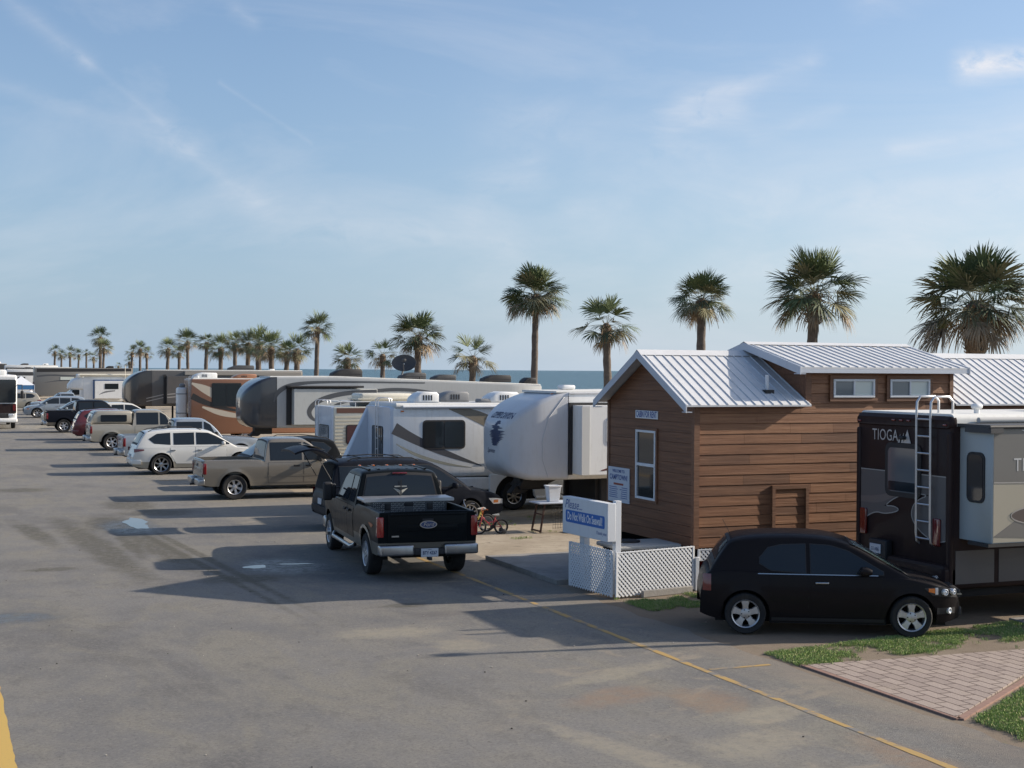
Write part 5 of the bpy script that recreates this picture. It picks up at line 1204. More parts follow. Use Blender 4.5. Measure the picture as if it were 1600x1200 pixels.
swoosh(so, 'y', [(2.4, 1.4, .02), (3.0, 1.52, .16), (3.9, 1.8, .26), (4.8, 2.05, .2)], -.662, mat('maroon_stripe', (.12, .045, .04), .4))
decal(cc_, 'y', [(3.02, .64), (9.4, .64), (9.4, 1.22), (3.02, 1.22)], 0, M_BEIGE, 'lower_wall'); swoosh(cc_, 'y', [(3.4, 1.2, .03), (4.5, 1.12, .03), (6, 1.0, .03)], -.006, M_MIDG)
aircon(cc_, 4.2, .9, 3.62, M_CREAM, 1.1); roofvent(cc_, 7.6, .8, 3.6); roofvent(cc_, 2.2, 1.4, 3.55)
m = MB(); m.tube([(5.2, .4, 3.64), (5.6, .4, 3.69), (8.6, .4, 3.66)], .045, 8); m.build('roof_aerial', M_CREAM, cc_)
m = MB(); m.prism([(.7, .9), (1.3, .85), (1.9, 1.1), (1.9, 1.2), (.9, 1.2)], 'y', .9, 1.6); m.tube([(1.2, .95, .95), (2.2, .7, .55), (2.8, .6, .5)], .02, 6); m.build('hitch_frame', M_TRIM, cc_)
m = MB(); m.blob(2.75, 3.05, .05, 2.4, .3, 1.2, .03); m.build('front_bay', M_TRIM, cc_); rvwheels(cc_, (6.4, 7.3), 2.5)

M_DSW = mat('slate_stripe', (.075, .078, .085), .35, coat=.6); M_TAN = mat('khaki_stripe', (.235, .205, .155), .45); M_SAGE = mat('sage_stripe', (.26, .265, .225), .45)
# --- silver trailer with the dark glossy nose
M_CAPD = mat('slate_metallic_cap', (.05, .052, .058), .22, .3, coat=.7, dirt=.25, dirtcol=(.1, .09, .085)); M_DB = mat('silver_grey_wall', (.37, .385, .39), .4, coat=.3, dirt=.3, dirtcol=(.2, .19, .17)); M_DB2 = mat('pale_grey_slide', (.45, .465, .455), .4, coat=.3, dirt=.25, dirtcol=(.22, .21, .19))
dd_, cap, wrapd = fifth('fifth_wheel_trailer', 'long silver grey trailer with glossy slate nose and curved dark stripe', (13.5, 66, 0), 15.3, M_CAPD, M_DB, 2.25, 1.25, 3.70, 3.34, 2, capL=1.6, drop=4.6, pw=1.9, roofm=M_ROOF)
sl = MB(); sl.box(2.3, 6.4, -.5, .02, 1.42, 3.12); so = sl.build('slide_out', M_DB2, dd_, bevel=.02)
m = MB(); m.box(2.05, 2.29, -.06, .01, 1.4, 3.28); m.box(2.05, 5.6, -.56, .0, 3.18, 3.25); m.tube([(2.1, -.54, 3.23), (5.7, -.54, 3.23)], .05, 8); m.build('slide_awning', M_TRIM, dd_)
swoosh(so, 'y', [(3.6, 1.5, .02), (3.1, 1.75, .18), (3.0, 2.15, .24), (3.5, 2.6, .24), (4.6, 2.92, .22), (6.38, 3.02, .16)], -.5, M_DSW)
swoosh(dd_, 'y', [(6.42, 3.03, .16), (7.6, 3.12, .16), (9.2, 3.0, .14), (10.4, 2.7, .05)], 0, M_DSW); swoosh(so, 'y', [(4.1, 1.75, .02), (3.9, 2.1, .12), (4.6, 2.5, .14), (6.0, 2.72, .06)], -.5, M_DSW)
swoosh(dd_, 'y', [(1.45, 2.5, .05), (1.62, 3.0, .25), (2.3, 3.36, .18), (4.0, 3.48, .10), (9, 3.42, .05)], 0, M_DSW)
m = MB()
for z in (0, 1):
    L_, R__ = [], []
    for q in range(14):
        t = q / 13; zz = 1.35 + 2.0 * t; y = .55 + .75 * sin(t * 2.2) + z * .3; L_.append(wrapd(Vector((0, y, zz)))); R__.append(wrapd(Vector((0, y + .07 - .03 * z, zz))))
    m.strip(L_, R__)
m.build('nose_pinstripe', mat('nose_pinstripe', (.3, .29, .27), .35, coat=1), dd_, smooth=False)
for x, mm_, l_, h in ((4.2, M_TRIM, 1.5, .42), (7.7, M_DARKG, 1.3, .34), (9.4, M_DARKG, 1.2, .3), (12.1, M_TRIM, 1.5, .38), (14.3, M_TRIM, .7, .32)):
    aircon(dd_, x + .3, .7, 3.66 - .34 * (x - 4.6) / 10.8 + (.03 if x > 4.6 else 0), mm_, l_, .7, h)
m = MB(); m.tube([(8.9, .5, 3.5), (8.9, .5, 3.7)], .04, 8); m.tube([(6.9, .4, 3.6), (6.9, .4, 3.78)], .07, 8); m.build('roof_aerial', M_TRIM, dd_)
m = MB(); m.tube([(14.9, .6, 3.3), (14.95, .6, 3.6), (15.0, 1.9, 3.6), (15.0, 1.9, 3.3)], .02, 6); m.build('ladder_hoop', M_TRIM, dd_)
decal(dd_, 'y', [(4.62, .66), (15.3, .66), (15.3, 1.25), (4.62, 1.25)], 0, M_BEIGE, 'lower_wall'); rvwheels(dd_, (10.2, 11.1), 2.5)
dish = thing('satellite_dish', 'dark grey satellite dish raised above the silver trailer roof', 'satellite dish', (21.62, 67, 3.45))
m = MB(); m.tube([(0, 0, 0), (0, 0, .35), (.1, 0, .75)], .05, 8); m.blob(-.25, .35, -.25, .25, .0, .16, .05); m.build('mount', M_MIDG, dish)
m = MB(); rings = []
nD = Vector((-.35, -.85, .42)).normalized(); uD = nD.cross(Vector((0, 0, 1))).normalized(); vD = uD.cross(nD)
for rr in (.02, .2, .4, .52, .54, .52): rings.append([Vector((.1, -.05, .95)) + (uD * cos(a) * 1.15 + vD * sin(a) * .85) * rr + nD * (rr * rr * .45 - .1 - (.02 if rr == .54 else 0)) for a in [2 * pi * q / 28 for q in range(28)]])
m.loft(rings, caps=False); m.tube([Vector((.1, -.05, .95)) - vD * .45 + nD * .02, Vector((.1, -.05, .95)) - vD * .25 + nD * .45], .02, 6); m.blob(-.12, .06, -.52, -.36, 1.02, 1.16, .04)
m.build('reflector', M_DARKG, dish)

# --- dark grey trailer farther along
M_EC = mat('graphite_cap', (.055, .05, .048), .3, .3, coat=.6); M_EB = mat('graphite_wall', (.085, .08, .078), .38, coat=.4, dirt=.2)
ee, cap, wr_ = fifth('fifth_wheel_trailer', 'dark graphite trailer with rounded nose behind the orange motorhome', (12.75, 104, 0), 13.0, M_EC, M_EB, 2.35, 1.3, 3.92, 3.92, 2, capL=1.9, drop=4.0, pw=1.9)
m = MB(); m.box(4.2, 12.9, -.12, .0, 3.55, 3.86); m.build('awning', mat('awning_grey', (.30, .28, .25), .7), ee, bevel=.04)
sl = MB(); sl.box(2.9, 6.0, -.45, .02, 1.5, 3.5); so = sl.build('slide_out', M_EB, ee, bevel=.02)
for dz in (0, .22): swoosh(ee, 'y', [(1.5, 1.65 + dz, .05), (2.8, 1.95 + dz, .07)], -.001, M_TLG); swoosh(so, 'y', [(2.92, 1.95 + dz, .07), (5.9, 2.2 + dz, .05)], -.45, M_TLG)
m = MB(); m.box(2.72, 2.9, -.05, .01, 1.45, 3.6); m.build('slide_seal', M_TRIM, ee)
aircon(ee, 7.6, .8, 3.9, M_DARKG, 1.9, .8, .42); roofvent(ee, 4.2, 1, 3.93, M_DARKG); roofvent(ee, 10.6, .6, 3.93); rvwheels(ee, (8.6, 9.5), 2.5)

# --- orange and cream motorhome
M_OR = mat('copper_orange_paint', (.30, .135, .07), .4, coat=.4, dirt=.25, dirtcol=(.2, .12, .08)); M_CR2 = mat('cream_stripe', (.50, .45, .37), .4)
f_ = thing('motorhome', 'copper orange motorhome with cream and black swooshes and rear ladder', 'motorhome', (13.1, 78, 0), 0, RVG)
bodybox(f_, 'body', M_OR, 0, 10.5, .45, 3.48, 2.5); m = MB(); m.rbox([(.1, .1, 2.4, 3.42, 3.52, .04), (10.3, .1, 2.4, 3.42, 3.52, .04)], 3); m.build('roof', M_ROOF, f_)
swoosh(f_, 'y', [(.02, 3.25, .1), (.8, 2.9, .5), (1.9, 2.3, .5), (3.2, 1.95, .3), (4.5, 1.9, .2)], 0, M_CR2); swoosh(f_, 'y', [(.02, 2.55, .35), (.7, 2.2, .30), (1.8, 1.85, .18), (3.4, 1.62, .05)], -.001, M_TRIM, off=.006)
swoosh(f_, 'y', [(.6, 1.95, .1), (1.6, 1.6, .35), (2.8, 1.4, .2), (5, 1.3, .1)], 0, M_CR2); swoosh(f_, 'y', [(2.7, 3.1, .05), (4, 2.9, .35), (6, 2.8, .5), (9, 2.9, .3)], 0, M_CR2)
window(f_, 'y', 1.15, 2.70, 2.0, 3.22, 0, .06, .5, grow=.05); window(f_, 'y', 5, 6.5, 2.1, 3.0, 0, .06, .5); ladder(f_, 0, .15, .55, 1.2, 3.5, .4, n=8, hoop=.15)
m = MB(); m.blob(-.55, -.03, 1.2, 1.95, 1.15, 3.0, .12); co = m.build('cargo_box', M_WHITE, f_); m = MB(); m.box(-.56, -.02, 1.19, 1.96, 1.55, 1.6); m.box(-.56, -.02, 1.19, 1.96, 2.62, 2.67); m.blob(-.4, -.1, 1.35, 1.8, 2.98, 3.22, .1); m.build('strap', M_MIDG, co)
aircon(f_, .2, .5, 3.5, M_WHITE, 1.3, .75, .34); aircon(f_, 2.4, .5, 3.5, M_OR, 1.3, .75, .28); rvwheels(f_, (3.0, 8.6), 2.5)
for y in (.15, 2.35):
    m = MB(); m.blob(-.04, .01, y - .08, y + .08, 1.1, 1.5, .02); m.build('tail_light', M_RED, f_)

# --- white motorhome with long dark swoosh
b_ = thing('motorhome', 'white motorhome with slate and khaki swooshes and dark side window', 'motorhome', (11.95, 37.9, 0), 0, RVG)
bodybox(b_, 'body', M_WHITE, 0, 7.3, 1.0, 3.04, 2.5, .12); m = MB(); m.rbox([(.03, .06, 2.44, 2.98, 3.06, .04), (.12, -.02, 2.52, 2.96, 3.13, .07), (7.2, -.02, 2.52, 2.96, 3.13, .07)], 4); m.build('roof', M_ROOF, b_)
M_BSH = mat('white_cap_blue_shade', (.56, .60, .66), .35, coat=.4, dirt=.2, dirtcol=(.4, .4, .4))  # bluish shade of the rear faces is put into this white
m = MB(); m.add([(-.02, y, z) for y, z in ((2.44, 2.95), (2.48, 1.0), (2.18, 1.0), (2.25, 2.95))] + [(-.82, 2.50, 1.0), (-.80, 2.22, 1.0), (-.05, 2.44, 2.95), (-.05, 2.27, 2.95), (-.8, 2.5, 1.4), (-.75, 2.22, 1.4)],
              [(0, 1, 4, 8, 6), (2, 3, 7, 9, 5), (4, 5, 9, 8), (8, 9, 7, 6), (1, 2, 5, 4), (0, 6, 7, 3)]); m.build('rear_fairing', M_BSH, b_, bevel=.03)
m = MB(); m.rbox([(-.05, .02, 2.48, 1.0, 3.0, .12), (.06, .0, 2.5, .98, 3.05, .12)], 5); m.build('rear_cap', M_BSH, b_)
window(b_, 'x', .72, 1.72, 1.42, 2.42, -.05, .07, .5, 'rear_window', grow=.03)
m = MB(); m.prism([(-.42, 2.15), (-.20, 2.15), (-.50, 1.50), (-.72, 1.50)], 'y', 1.72, 1.9) if 0 else m.box(-.062, -.05, 1.52, 1.6, 1.5, 2.0); m.build('rear_decal', mat('blue_print', (.12, .2, .42), .5), b_)
ladder(b_, -.06, .98, 1.22, 1.05, 3.1, .35, n=7, hoop=.16)
window(b_, 'y', .95, 2.15, 1.86, 2.60, 0, .09, .5, grow=.045)
swoosh(b_, 'y', [(.06, 2.42, .34), (.55, 2.15, .26), (1.5, 1.72, .20), (2.7, 1.32, .02)], 0, M_DSW); swoosh(b_, 'y', [(.12, 1.98, .02), (.7, 1.65, .10), (1.6, 1.38, .08), (2.4, 1.27, .01)], 0, M_SAGE)
swoosh(b_, 'y', [(1.7, 3.0, .10), (2.5, 2.78, .34), (3.2, 2.45, .36), (4.4, 1.8, .3)], -.0005, M_TAN)
m = MB(); m.tube([(3.42, -.08, 3.0), (3.42, -.07, 1.0)], .03, 6); m.tube([(.3, -.05, 3.02), (6.8, -.05, 3.02)], .05, 8); m.tube([(3.1, -.1, 1.62), (3.75, -.1, 1.62)], .015, 6); m.build('awning', M_VINYL, b_)
m = MB(); m.prism([(0, .62), (2.95, .62), (3.0, .98), (0, 1.02)], 'y', .0, .06)
A = [(2.95, .3)] + [(3.75 + .62 * cos(a), .42 + .62 * sin(a)) for a in [pi - pi * q / 14 for q in range(15)]] + [(4.4, .36), (7.1, .30), (7.2, .95), (5.2, 1.0), (4.2, 1.12), (2.95, 1.05)]
m.prism(A, 'y', -.03, .10); m.build('lower_skirt', M_WHITE, b_, bevel=.02)
m = MB(); m.tube([(4.4, -.04, .34), (7.15, -.04, .30)], .05, 8); m.build('running_board', M_WHITE, b_); m = MB(); m.box(.1, 7.1, .15, 2.35, .3, 1.05); m.build('underframe', M_UNDER, b_, smooth=False)
m = MB(); m.blob(.6, .68, -.02, 0, 1.02, 1.1, .01); m.build('filler_cap', M_CHROME, b_)
for xa, xb in ((.2, 1.0), (1.1, 1.9), (2.0, 2.8)):
    m = MB(); m.prism(rrect(xa, xb, .66, .95, .03), 'y', -.012, .0); o = m.build('compartment_door', M_WHITE, b_, bevel=.004); m = MB(); m.blob((xa + xb) / 2 - .04, (xa + xb) / 2 + .04, -.025, -.01, .70, .74, .008); m.build('latch', M_TRIM, o)
for x, z, w, h in ((.45, 1.25, .34, .22), (2.9, 1.2, .3, .3)):
    m = MB(); m.prism(rrect(x, x + w, z, z + h, .02), 'y', -.014, 0); o = m.build('service_hatch', M_VINYL, b_)
    m = MB()
    for q in range(4): m.box(x + .03, x + w - .03, -.018, -.013, z + .03 + q * .045, z + .05 + q * .045)
    m.build('vent_slots', M_MIDG, o)
m = MB()
for x in (.25, 3.0, 6.8): m.blob(x, x + .09, -.03, .0, 2.88, 2.92, .008); m.build('side_marker', M_AMB, b_); m = MB()
aircon(b_, .75, .3, 3.12, M_WHITE, .75, .7, .33); aircon(b_, 3.05, .3, 3.12, M_WHITE, .95, .7, .33); aircon(b_, 1.9, 1.3, 3.12, M_MIDG, .9, .6, .33); roofvent(b_, 2.75, .3, 3.12, M_MIDG); roofvent(b_, 4.3, 1.2, 3.12)
rvwheels(b_, (3.75,), 2.5, .41, M_CHROME); rvwheels(b_, (7.6,), 2.4, .41)
m = MB(); m.rbox([(7.2, .1, 2.4, .45, 3.0, .2), (7.6, .12, 2.38, .45, 2.95, .25), (8.2, .2, 2.3, .45, 2.1, .25), (9.0, .3, 2.2, .45, 1.2, .15)], 5); m.build('cab', M_WHITE, b_)

# --- older ribbed motorhome
c_ = thing('motorhome', 'old cream ribbed camper with brown upper stripe and roof cargo pods', 'camper', (13.25, 49, 0), 0, RVG)
bodybox(c_, 'body', M_CREAM, 0, 7.5, .6, 2.72, 2.4, .06); m = MB()
for k in range(13): m.box(.05, 7.4, -.012, .0, .82 + k * .125, .82 + k * .125 + .07)
m.build('ribbed_siding', mat('ribbed_panel', (.50, .47, .38), .5, dirt=.4), c_, bevel=.006); decal(c_, 'y', [(.12, 2.5), (7.3, 2.5), (7.3, 2.68), (.12, 2.68)], -.012, mat('brown_band', (.11, .05, .035), .5))
decal(c_, 'y', [(.05, .62), (7.3, .62), (7.3, .85), (.05, .85)], -.012, mat('dark_brown_band', (.06, .035, .03), .5)); m = MB(); m.rbox([(-.05, .03, 2.37, .9, 2.72, .1), (.06, .0, 2.4, .85, 2.74, .1)], 5); m.build('rear_cap', M_BSH, c_)
window(c_, 'x', .45, 1.7, 1.35, 2.02, -.05, .06, .5, 'rear_window', mat('blue_curtain_pane', (.09, .12, .15), .2, coat=1)); window(c_, 'y', .5, 1.75, 1.4, 2.05, -.012, .1, .5, glass=mat('maroon_curtain_pane', (.06, .02, .02), .2, coat=1))
ladder(c_, -.06, 1.65, 2.1, .9, 2.78, .4, n=7, hoop=.16); m = MB()
m.tube([(.2, .1, 2.9), (5, .1, 2.9)], .016, 6); m.tube([(.2, 2.3, 2.9), (5, 2.3, 2.9)], .016, 6)
for k in range(9): m.tube([(.3 + k * .55, .1, 2.72), (.3 + k * .55, .1, 2.9), (.3 + k * .55, 2.3, 2.9)], .012, 6)
m.build('roof_rack', M_VINYL, c_); m = MB(); m.blob(1.1, 3.1, .3, 1.6, 2.9, 3.2, .1); m.box(1.0, 3.2, .25, 1.65, 2.98, 3.02); m.build('roof_pod', M_CREAM, c_); m = MB(); m.blob(1.15, 3.0, 1.1, 2.0, 2.72, 2.92, .05); m.build('roof_crate', M_MIDG, c_)
aircon(c_, 3.6, .5, 2.72, M_WHITE, .9, .7, .35); rvwheels(c_, (2.5, 6.6), 2.4)

# --- far vehicles at the left
g_ = thing('motorhome', 'small white motorhome with blue edged slide beyond the parked pickups', 'motorhome', (12.75, 150, 0), 0, RVG)
bodybox(g_, 'body', M_WHITE, 1.5, 8.6, .6, 3.12, 2.4); m = MB(); m.rbox([(.05, .4, 2.0, 1.9, 2.35, .2), (.5, .1, 2.3, 1.8, 2.9, .25), (1.52, .02, 2.38, 1.8, 3.1, .2)], 5); m.build('cab_over', M_WHITE, g_)
m = MB(); m.rbox([(-1.3, .35, 2.05, .5, 1.0, .12), (-1.0, .25, 2.15, .45, 1.2, .15), (-.2, .2, 2.2, .45, 1.35, .15), (.6, .2, 2.2, .45, 1.9, .2), (1.5, .2, 2.2, .45, 1.95, .2)], 5); m.build('cab', M_WHITE, g_); window(g_, 'y', .45, 1.1, 1.3, 1.75, .2, .05)
m = MB(); m.add([(-.15, .4, 1.38), (-.15, 2.0, 1.38), (.42, 1.95, 1.82), (.42, .45, 1.82)], [(0, 1, 2, 3)]); m.build('windshield', M_GLASS2, g_)
sl = MB(); sl.box(2.6, 5.4, -.5, .02, .9, 2.7); so = sl.build('slide_out', M_WHITE, g_, bevel=.02); m = MB(); m.box(2.45, 2.58, -.06, 0, .85, 2.8); m.box(2.45, 5.5, -.06, 0, 2.72, 2.82); m.build('slide_seal', mat('blue_trim', (.08, .15, .3), .5), g_)
window(so, 'y', 3.6, 4.9, 1.9, 2.4, -.5, .05); m = MB(); m.box(1.2, 9, -.1, 0, 3.12, 3.4); m.tube([(1.1, -.15, 3.32), (9, -.15, 3.32)], .12, 8); m.build('awning', M_CREAM, g_); m = MB(); m.blob(.9, 1.5, .1, 1.6, 3.0, 3.4, .1); m.build('roof_pod', M_WHITE, g_)
rvwheels(g_, (-.4, 6), 2.3); m = MB(); m.tube([(5.6, -.5, 1.5), (5.6, -.5, 4.3)], .03, 6); m.build('whip_aerial', M_CREAM, g_); swoosh(so, 'y', [(3, 1.3, .02), (3.6, 1.6, .2), (4.6, 1.7, .1)], -.5, M_MIDG); aircon(g_, 6.6, .6, 3.1, M_WHITE)
M_HG = mat('mushroom_paint', (.235, .22, .195), .35, coat=.5, dirt=.15); h_ = thing('motorhome', 'long mushroom grey coach with dark roof band at the far end of the row', 'motorhome', (12.0, 190, 0), 0, RVG)
bodybox(h_, 'body', M_HG, 0, 12.2, .4, 4.0, 2.6); decal(h_, 'y', [(.3, 3.45), (12.1, 3.6), (12.1, 3.95), (.3, 3.9)], 0, M_TRIM, 'roof_band'); m = MB(); m.rbox([(.1, .05, 2.5, 3.95, 4.12, .06), (4.6, .05, 2.5, 3.95, 4.10, .06)], 3); m.build('roof', M_ROOF, h_)
swoosh(h_, 'y', [(.3, 2.9, .25), (2, 3.1, .2), (5, 2.95, .15), (11.8, 3.2, .1)], -.001, M_DSW); swoosh(h_, 'y', [(1.2, 2.1, .02), (3.5, 2.45, .18), (6.5, 2.35, .2), (11.8, 2.3, .1)], -.001, M_DSW)
window(h_, 'y', 3.2, 4.9, 2.45, 2.85, -.002, .05, None, 'window', M_BLIND); m = MB(); m.blob(-.05, .02, .1, .3, 1.2, 2.2, .03); m.blob(-.05, .02, 2.2, 2.4, 1.2, 2.2, .03); m.build('tail_light', M_RED, h_); aircon(h_, 9, .8, 4.0, M_TRIM); rvwheels(h_, (3.2, 9.8), 2.6, .45)
k_ = thing('motorhome', 'white bus style motorhome with dark windscreen on the road at left edge', 'motorhome', (2.6, 98.4, 0), 0, RVG)
b = MB(); b.rbox([(0, .05, 2.5, .42, 3.5, .2)] * 1 + [(.001, .05, 2.5, .42, 3.5, .2), (2.6, .05, 2.5, .42, 3.5, .2), (2.601, .05, 2.5, .42, 3.5, .2)], 5) if 0 else b.box(0, 2.55, 0, 9.5, .42, 3.55)
b.build('body', M_WHITE, k_, bevel=.15, seg=4); m = MB(); m.prism(rrect(.07, 2.48, 1.72, 3.25, .12), 'y', -.03, .02); m.build('windshield', M_GLASS2, k_)
m = MB(); m.prism(rrect(.05, 2.50, 1.02, 1.66, .08), 'y', -.03, .02); m.build('front_panel', M_TBR, k_); m = MB(); m.blob(.5, 2.05, -.06, .02, .72, 1.05, .04); m.build('grille', M_TRIM, k_); m = MB(); m.blob(-.02, 2.57, -.15, .3, .42, .7, .08); m.build('front_bumper', M_WHITE, k_)
m = MB(); m.prism(rrect(2.28, 2.48, 1.2, 1.6, .05), 'y', -.05, .02); m.build('indicator_lens', M_RED, k_)
for x in (.3, 2.0):
    m = MB(); m.blob(x - .1, x + .35, -.06, .02, .8, 1.0, .03); m.build('headlight', M_CLEAR, k_)
m = MB(); m.blob(.9, 1.9, .4, 1.4, 3.52, 3.9, .12); m.build('air_conditioner', M_WHITE, k_)
for x in (.2, 2.35):
    for y in (1.0, 7.6):
        w_ = wheel(k_, (x, y, .42), .42, .25, 1, m=M_ALU, spokes=8, sw=.06, rimf=.58); w_.rotation_euler = (0, 0, -pi / 2 if x > 1 else pi / 2)
m = MB(); m.tube([(2.55, .1, 2.9), (2.85, -.15, 2.9), (2.85, -.15, 2.5)], .03, 6); m.blob(2.75, 2.95, -.22, -.1, 2.0, 2.5, .04); m.build('mirror', M_TRIM, k_)
for lx, ly, L, zt, mt, lb in ((9.4, 206, 7, 3.7, M_WHITE, 'pale camper roof between left edge motorhome and mushroom coach'), (10.5, 236, 8, 4.3, M_WHITE, 'farthest white trailer with roof boxes on the horizon'), (5.5, 262, 6.5, 4.6, M_TRIM, 'dark roofed trailer on the horizon at left edge')):
    q = thing('camper_trailer', lb, 'trailer', (lx, ly, 0), 0, RVG); bodybox(q, 'body', mt, 0, L, .5, zt, 2.5); decal(q, 'y', [(.1, zt - .8), (L - .1, zt - .8), (L - .1, zt - .3), (.1, zt - .3)], 0, M_DARKG, 'dark_band')
    m = MB(); m.rbox([(.1, .1, 2.4, zt - .02, zt + .1, .04), (L - .1, .1, 2.4, zt - .02, zt + .1, .04)], 3); m.build('roof', M_ROOF, q); aircon(q, L * .3, .7, zt + .08, M_DARKG, 1.2); aircon(q, L * .7, .7, zt + .08, M_WHITE, 1.0); window(q, 'y', 1, 2.4, 1.9, 2.7, 0, .06, .5); rvwheels(q, (3.5, 4.4), 2.5)
# ------------------------------------------------------------------ near vehicles
PG = 'cars and trucks parked along the road'
P_BLK = paint('black_paint', (.010, .011, .012), dirt=.12, rough=.25); P_TRK = paint('black_green_paint', (.009, .011, .012), dirt=.12, rough=.24); P_TRK2 = two_tone('black_over_pewter_paint', (.009, .011, .012), (.15, .132, .105), .74); P_NAVY = paint('dark_navy_paint', (.012, .014, .020), dirt=.15)
P_TAN = paint('champagne_paint', (.20, .178, .145), .35, dirt=.3); P_PEARL = paint('pearl_white_paint', (.66, .65, .61), dirt=.2); P_SIL = paint('silver_blue_paint', (.30, .34, .38), .4, dirt=.25)
P_SAND = paint('sand_paint', (.36, .33, .27), .3, dirt=.3); P_RED = paint('dark_red_paint', (.12, .012, .014), dirt=.2); P_LTB = paint('pewter_lower_paint', (.20, .175, .14), .4, dirt=.4)
P_HAT = paint('charcoal_brown_paint', (.018, .0155, .016), .2, dirt=.10, rough=.28); P_EN2 = paint('gold_beige_lower', (.36, .33, .27), .3)
# small dark hatchback
hroot = thing('hatchback_car', 'small charcoal hatchback parked in shade in front of the bronze motorhome', 'car', (13.24, 18.93, 0), radians(-27.8), PG)
L = 4.04
H = Car(hroot, L, .865, .20, .93, [(.06, .34), (.02, .42), (.0, .55), (.02, .68), (.06, .82), (.12, .95), (.3, .99), (1.2, .965), (2.3, .94), (2.9, .93), (3.2, .91), (3.6, .83), (3.85, .73), (3.98, .62), (4.03, .48), (4.0, .32)],
        (.70, 3.225), .375, P_HAT, [(0, .80), (.1, .89), (.45, .975), (1.0, 1), (2.9, 1), (3.4, .975), (3.75, .87), (3.95, .70), (4.04, .52)], tuck=.09, crown=.035)
H.wr = .318; H.body()
H.cabin([(.12, .86), (.16, .99), (.36, 1.29), (.48, 1.43), (.85, 1.485), (1.5, 1.51), (2.05, 1.48), (2.4, 1.375), (2.85, 1.12), (3.30, .88)], t=.34, inset=.015, crown=.05)
H.shield('rear_window', M_GLASS, (.24, 1.06), (.50, 1.32), .78)
H.shield('windshield', mat('windscreen_painted_sheen', (.17, .27, .28), .08, coat=1, spec=1), (3.12, .98), (2.34, 1.36), .90)  # teal base colour paints the sky reflected in the glass and a sunshade inside
for sg in (1, -1):
    H.patch('rear_side_window', M_GLASS, .92, 1.62, [(.92, 1.10), (1.08, 1.0), (1.62, .965)], [(.92, 1.18), (1.04, 1.33), (1.25, 1.38), (1.62, 1.395)], sg, .010, H.gy, border=M_TRIM)
    H.patch('front_side_window', M_GLASS, 1.70, 2.80, .96, [(1.70, 1.395), (2.0, 1.38), (2.28, 1.30), (2.80, 1.0)], sg, .010, H.gy, nx=26, border=M_TRIM)
    H.patch('window_trim', M_CHROME, .86, 2.72, .938, .952, sg, .018, H.gy)
    d1 = H.patch('rear_door', P_HAT, 1.08, 1.655, [(1.08, .66), (1.25, .33), (1.655, .30)], .91, sg, .005, border=M_UNDER, bgrow=.005)
    d2 = H.patch('front_door', P_HAT, 1.67, 2.78, .30, .91, sg, .005, border=M_UNDER, bgrow=.005)
    m = MB(); y = sg * (H.sy(1.86, .83) + .01); m.blob(1.76, 1.97, min(y, y + sg * .03), max(y, y + sg * .03), .805, .838, .013); H.add('handle', m, M_CHROME, d2)
    H.patch('side_crease', P_HAT, .95, 2.9, [(.95, .70), (2.9, .62)], [(.95, .735), (2.9, .655)], sg, .009)
    H.patch('sill_moulding', M_TRIM, 1.10, 2.82, .215, .27, sg, .012)
    H.patch('headlight', M_TRIM, L - .62, L - .10, [(L - .62, .76), (L - .5, .655), (L - .1, .61)], [(L - .62, .775), (L - .35, .79), (L - .1, .72)], sg, .010, nx=22)
    H.patch('indicator_lens', M_AMB, L - .56, L - .46, [(L - .56, .715), (L - .46, .69)], [(L - .56, .765), (L - .46, .765)], sg, .016)
    H.patch('headlight_rim', M_CLEAR, L - .455, L - .41, .67, .775, sg, .016)
    m = MB()
    for x, r in ((L - .33, .052), (L - .2, .05)):
        y = H.sy(x, .70) - .035; nrm = Vector((.45 if x < L - .3 else .75, sg * .8, 0)).normalized(); c0 = Vector((x, sg * y, .705)); a_ = nrm.cross(Vector((0, 0, 1))); b_2 = Vector((0, 0, 1))
        m.loft([[c0 + nrm * d + (a_ * cos(t) + b_2 * sin(t)) * rr for t in [2 * pi * q / 18 for q in range(18)]] for rr, d in ((r, .0), (r, .075), (r * .8, .08), (r * .72, .06), (.004, .085))])
    H.add('lamp', m, M_CLEAR)
    H.patch('tail_light', M_RED, .04, .17, .66, .92, sg, .012)
    H.patch('fog_lamp_recess', M_TRIM, L - .42, L - .12, .36, .46, sg, .010); m = MB(); x = L - .24; y = sg * (H.sy(x, .41) - .02); n_ = Vector((.7, sg * .7, 0)).normalized()
    c0 = Vector((x, y, .41)); a_ = n_.cross(Vector((0, 0, 1))); m.loft([[c0 + n_ * d + (a_ * cos(t) + Vector((0, 0, 1)) * sin(t)) * rr for t in [2 * pi * q / 16 for q in range(16)]] for rr, d in ((.05, 0), (.05, .045), (.035, .05), (.003, .03))]); H.add('fog_lamp', m, M_CLEAR)
    m = MB(); ya, yb = sorted((sg * .87, sg * 1.05)); m.rbox([(2.42, ya + .03, yb - .03, .985, 1.06, .03), (2.45, ya, yb, .96, 1.09, .05), (2.53, ya, yb, .955, 1.095, .06), (2.60, ya + .03, yb - .02, .98, 1.06, .04)], 4); m.bar((2.52, sg * .80, .965), (2.52, sg * .92, 1.0), .06, .035); H.add('mirror', m, P_HAT)
m = MB()
m.tube([(2.95, -.45, .965), (3.0, .05, .975), (2.72, .15, 1.20)], .008, 5); m.tube([(2.95, .35, .965), (3.02, .7, .955), (2.8, .68, 1.10)], .008, 5); H.add('wiper', m, M_TRIM)
m = MB(); m.box(2.96, 3.12, -.62, .62, .915, .945); H.add('cowl_grille', m, M_TRIM)
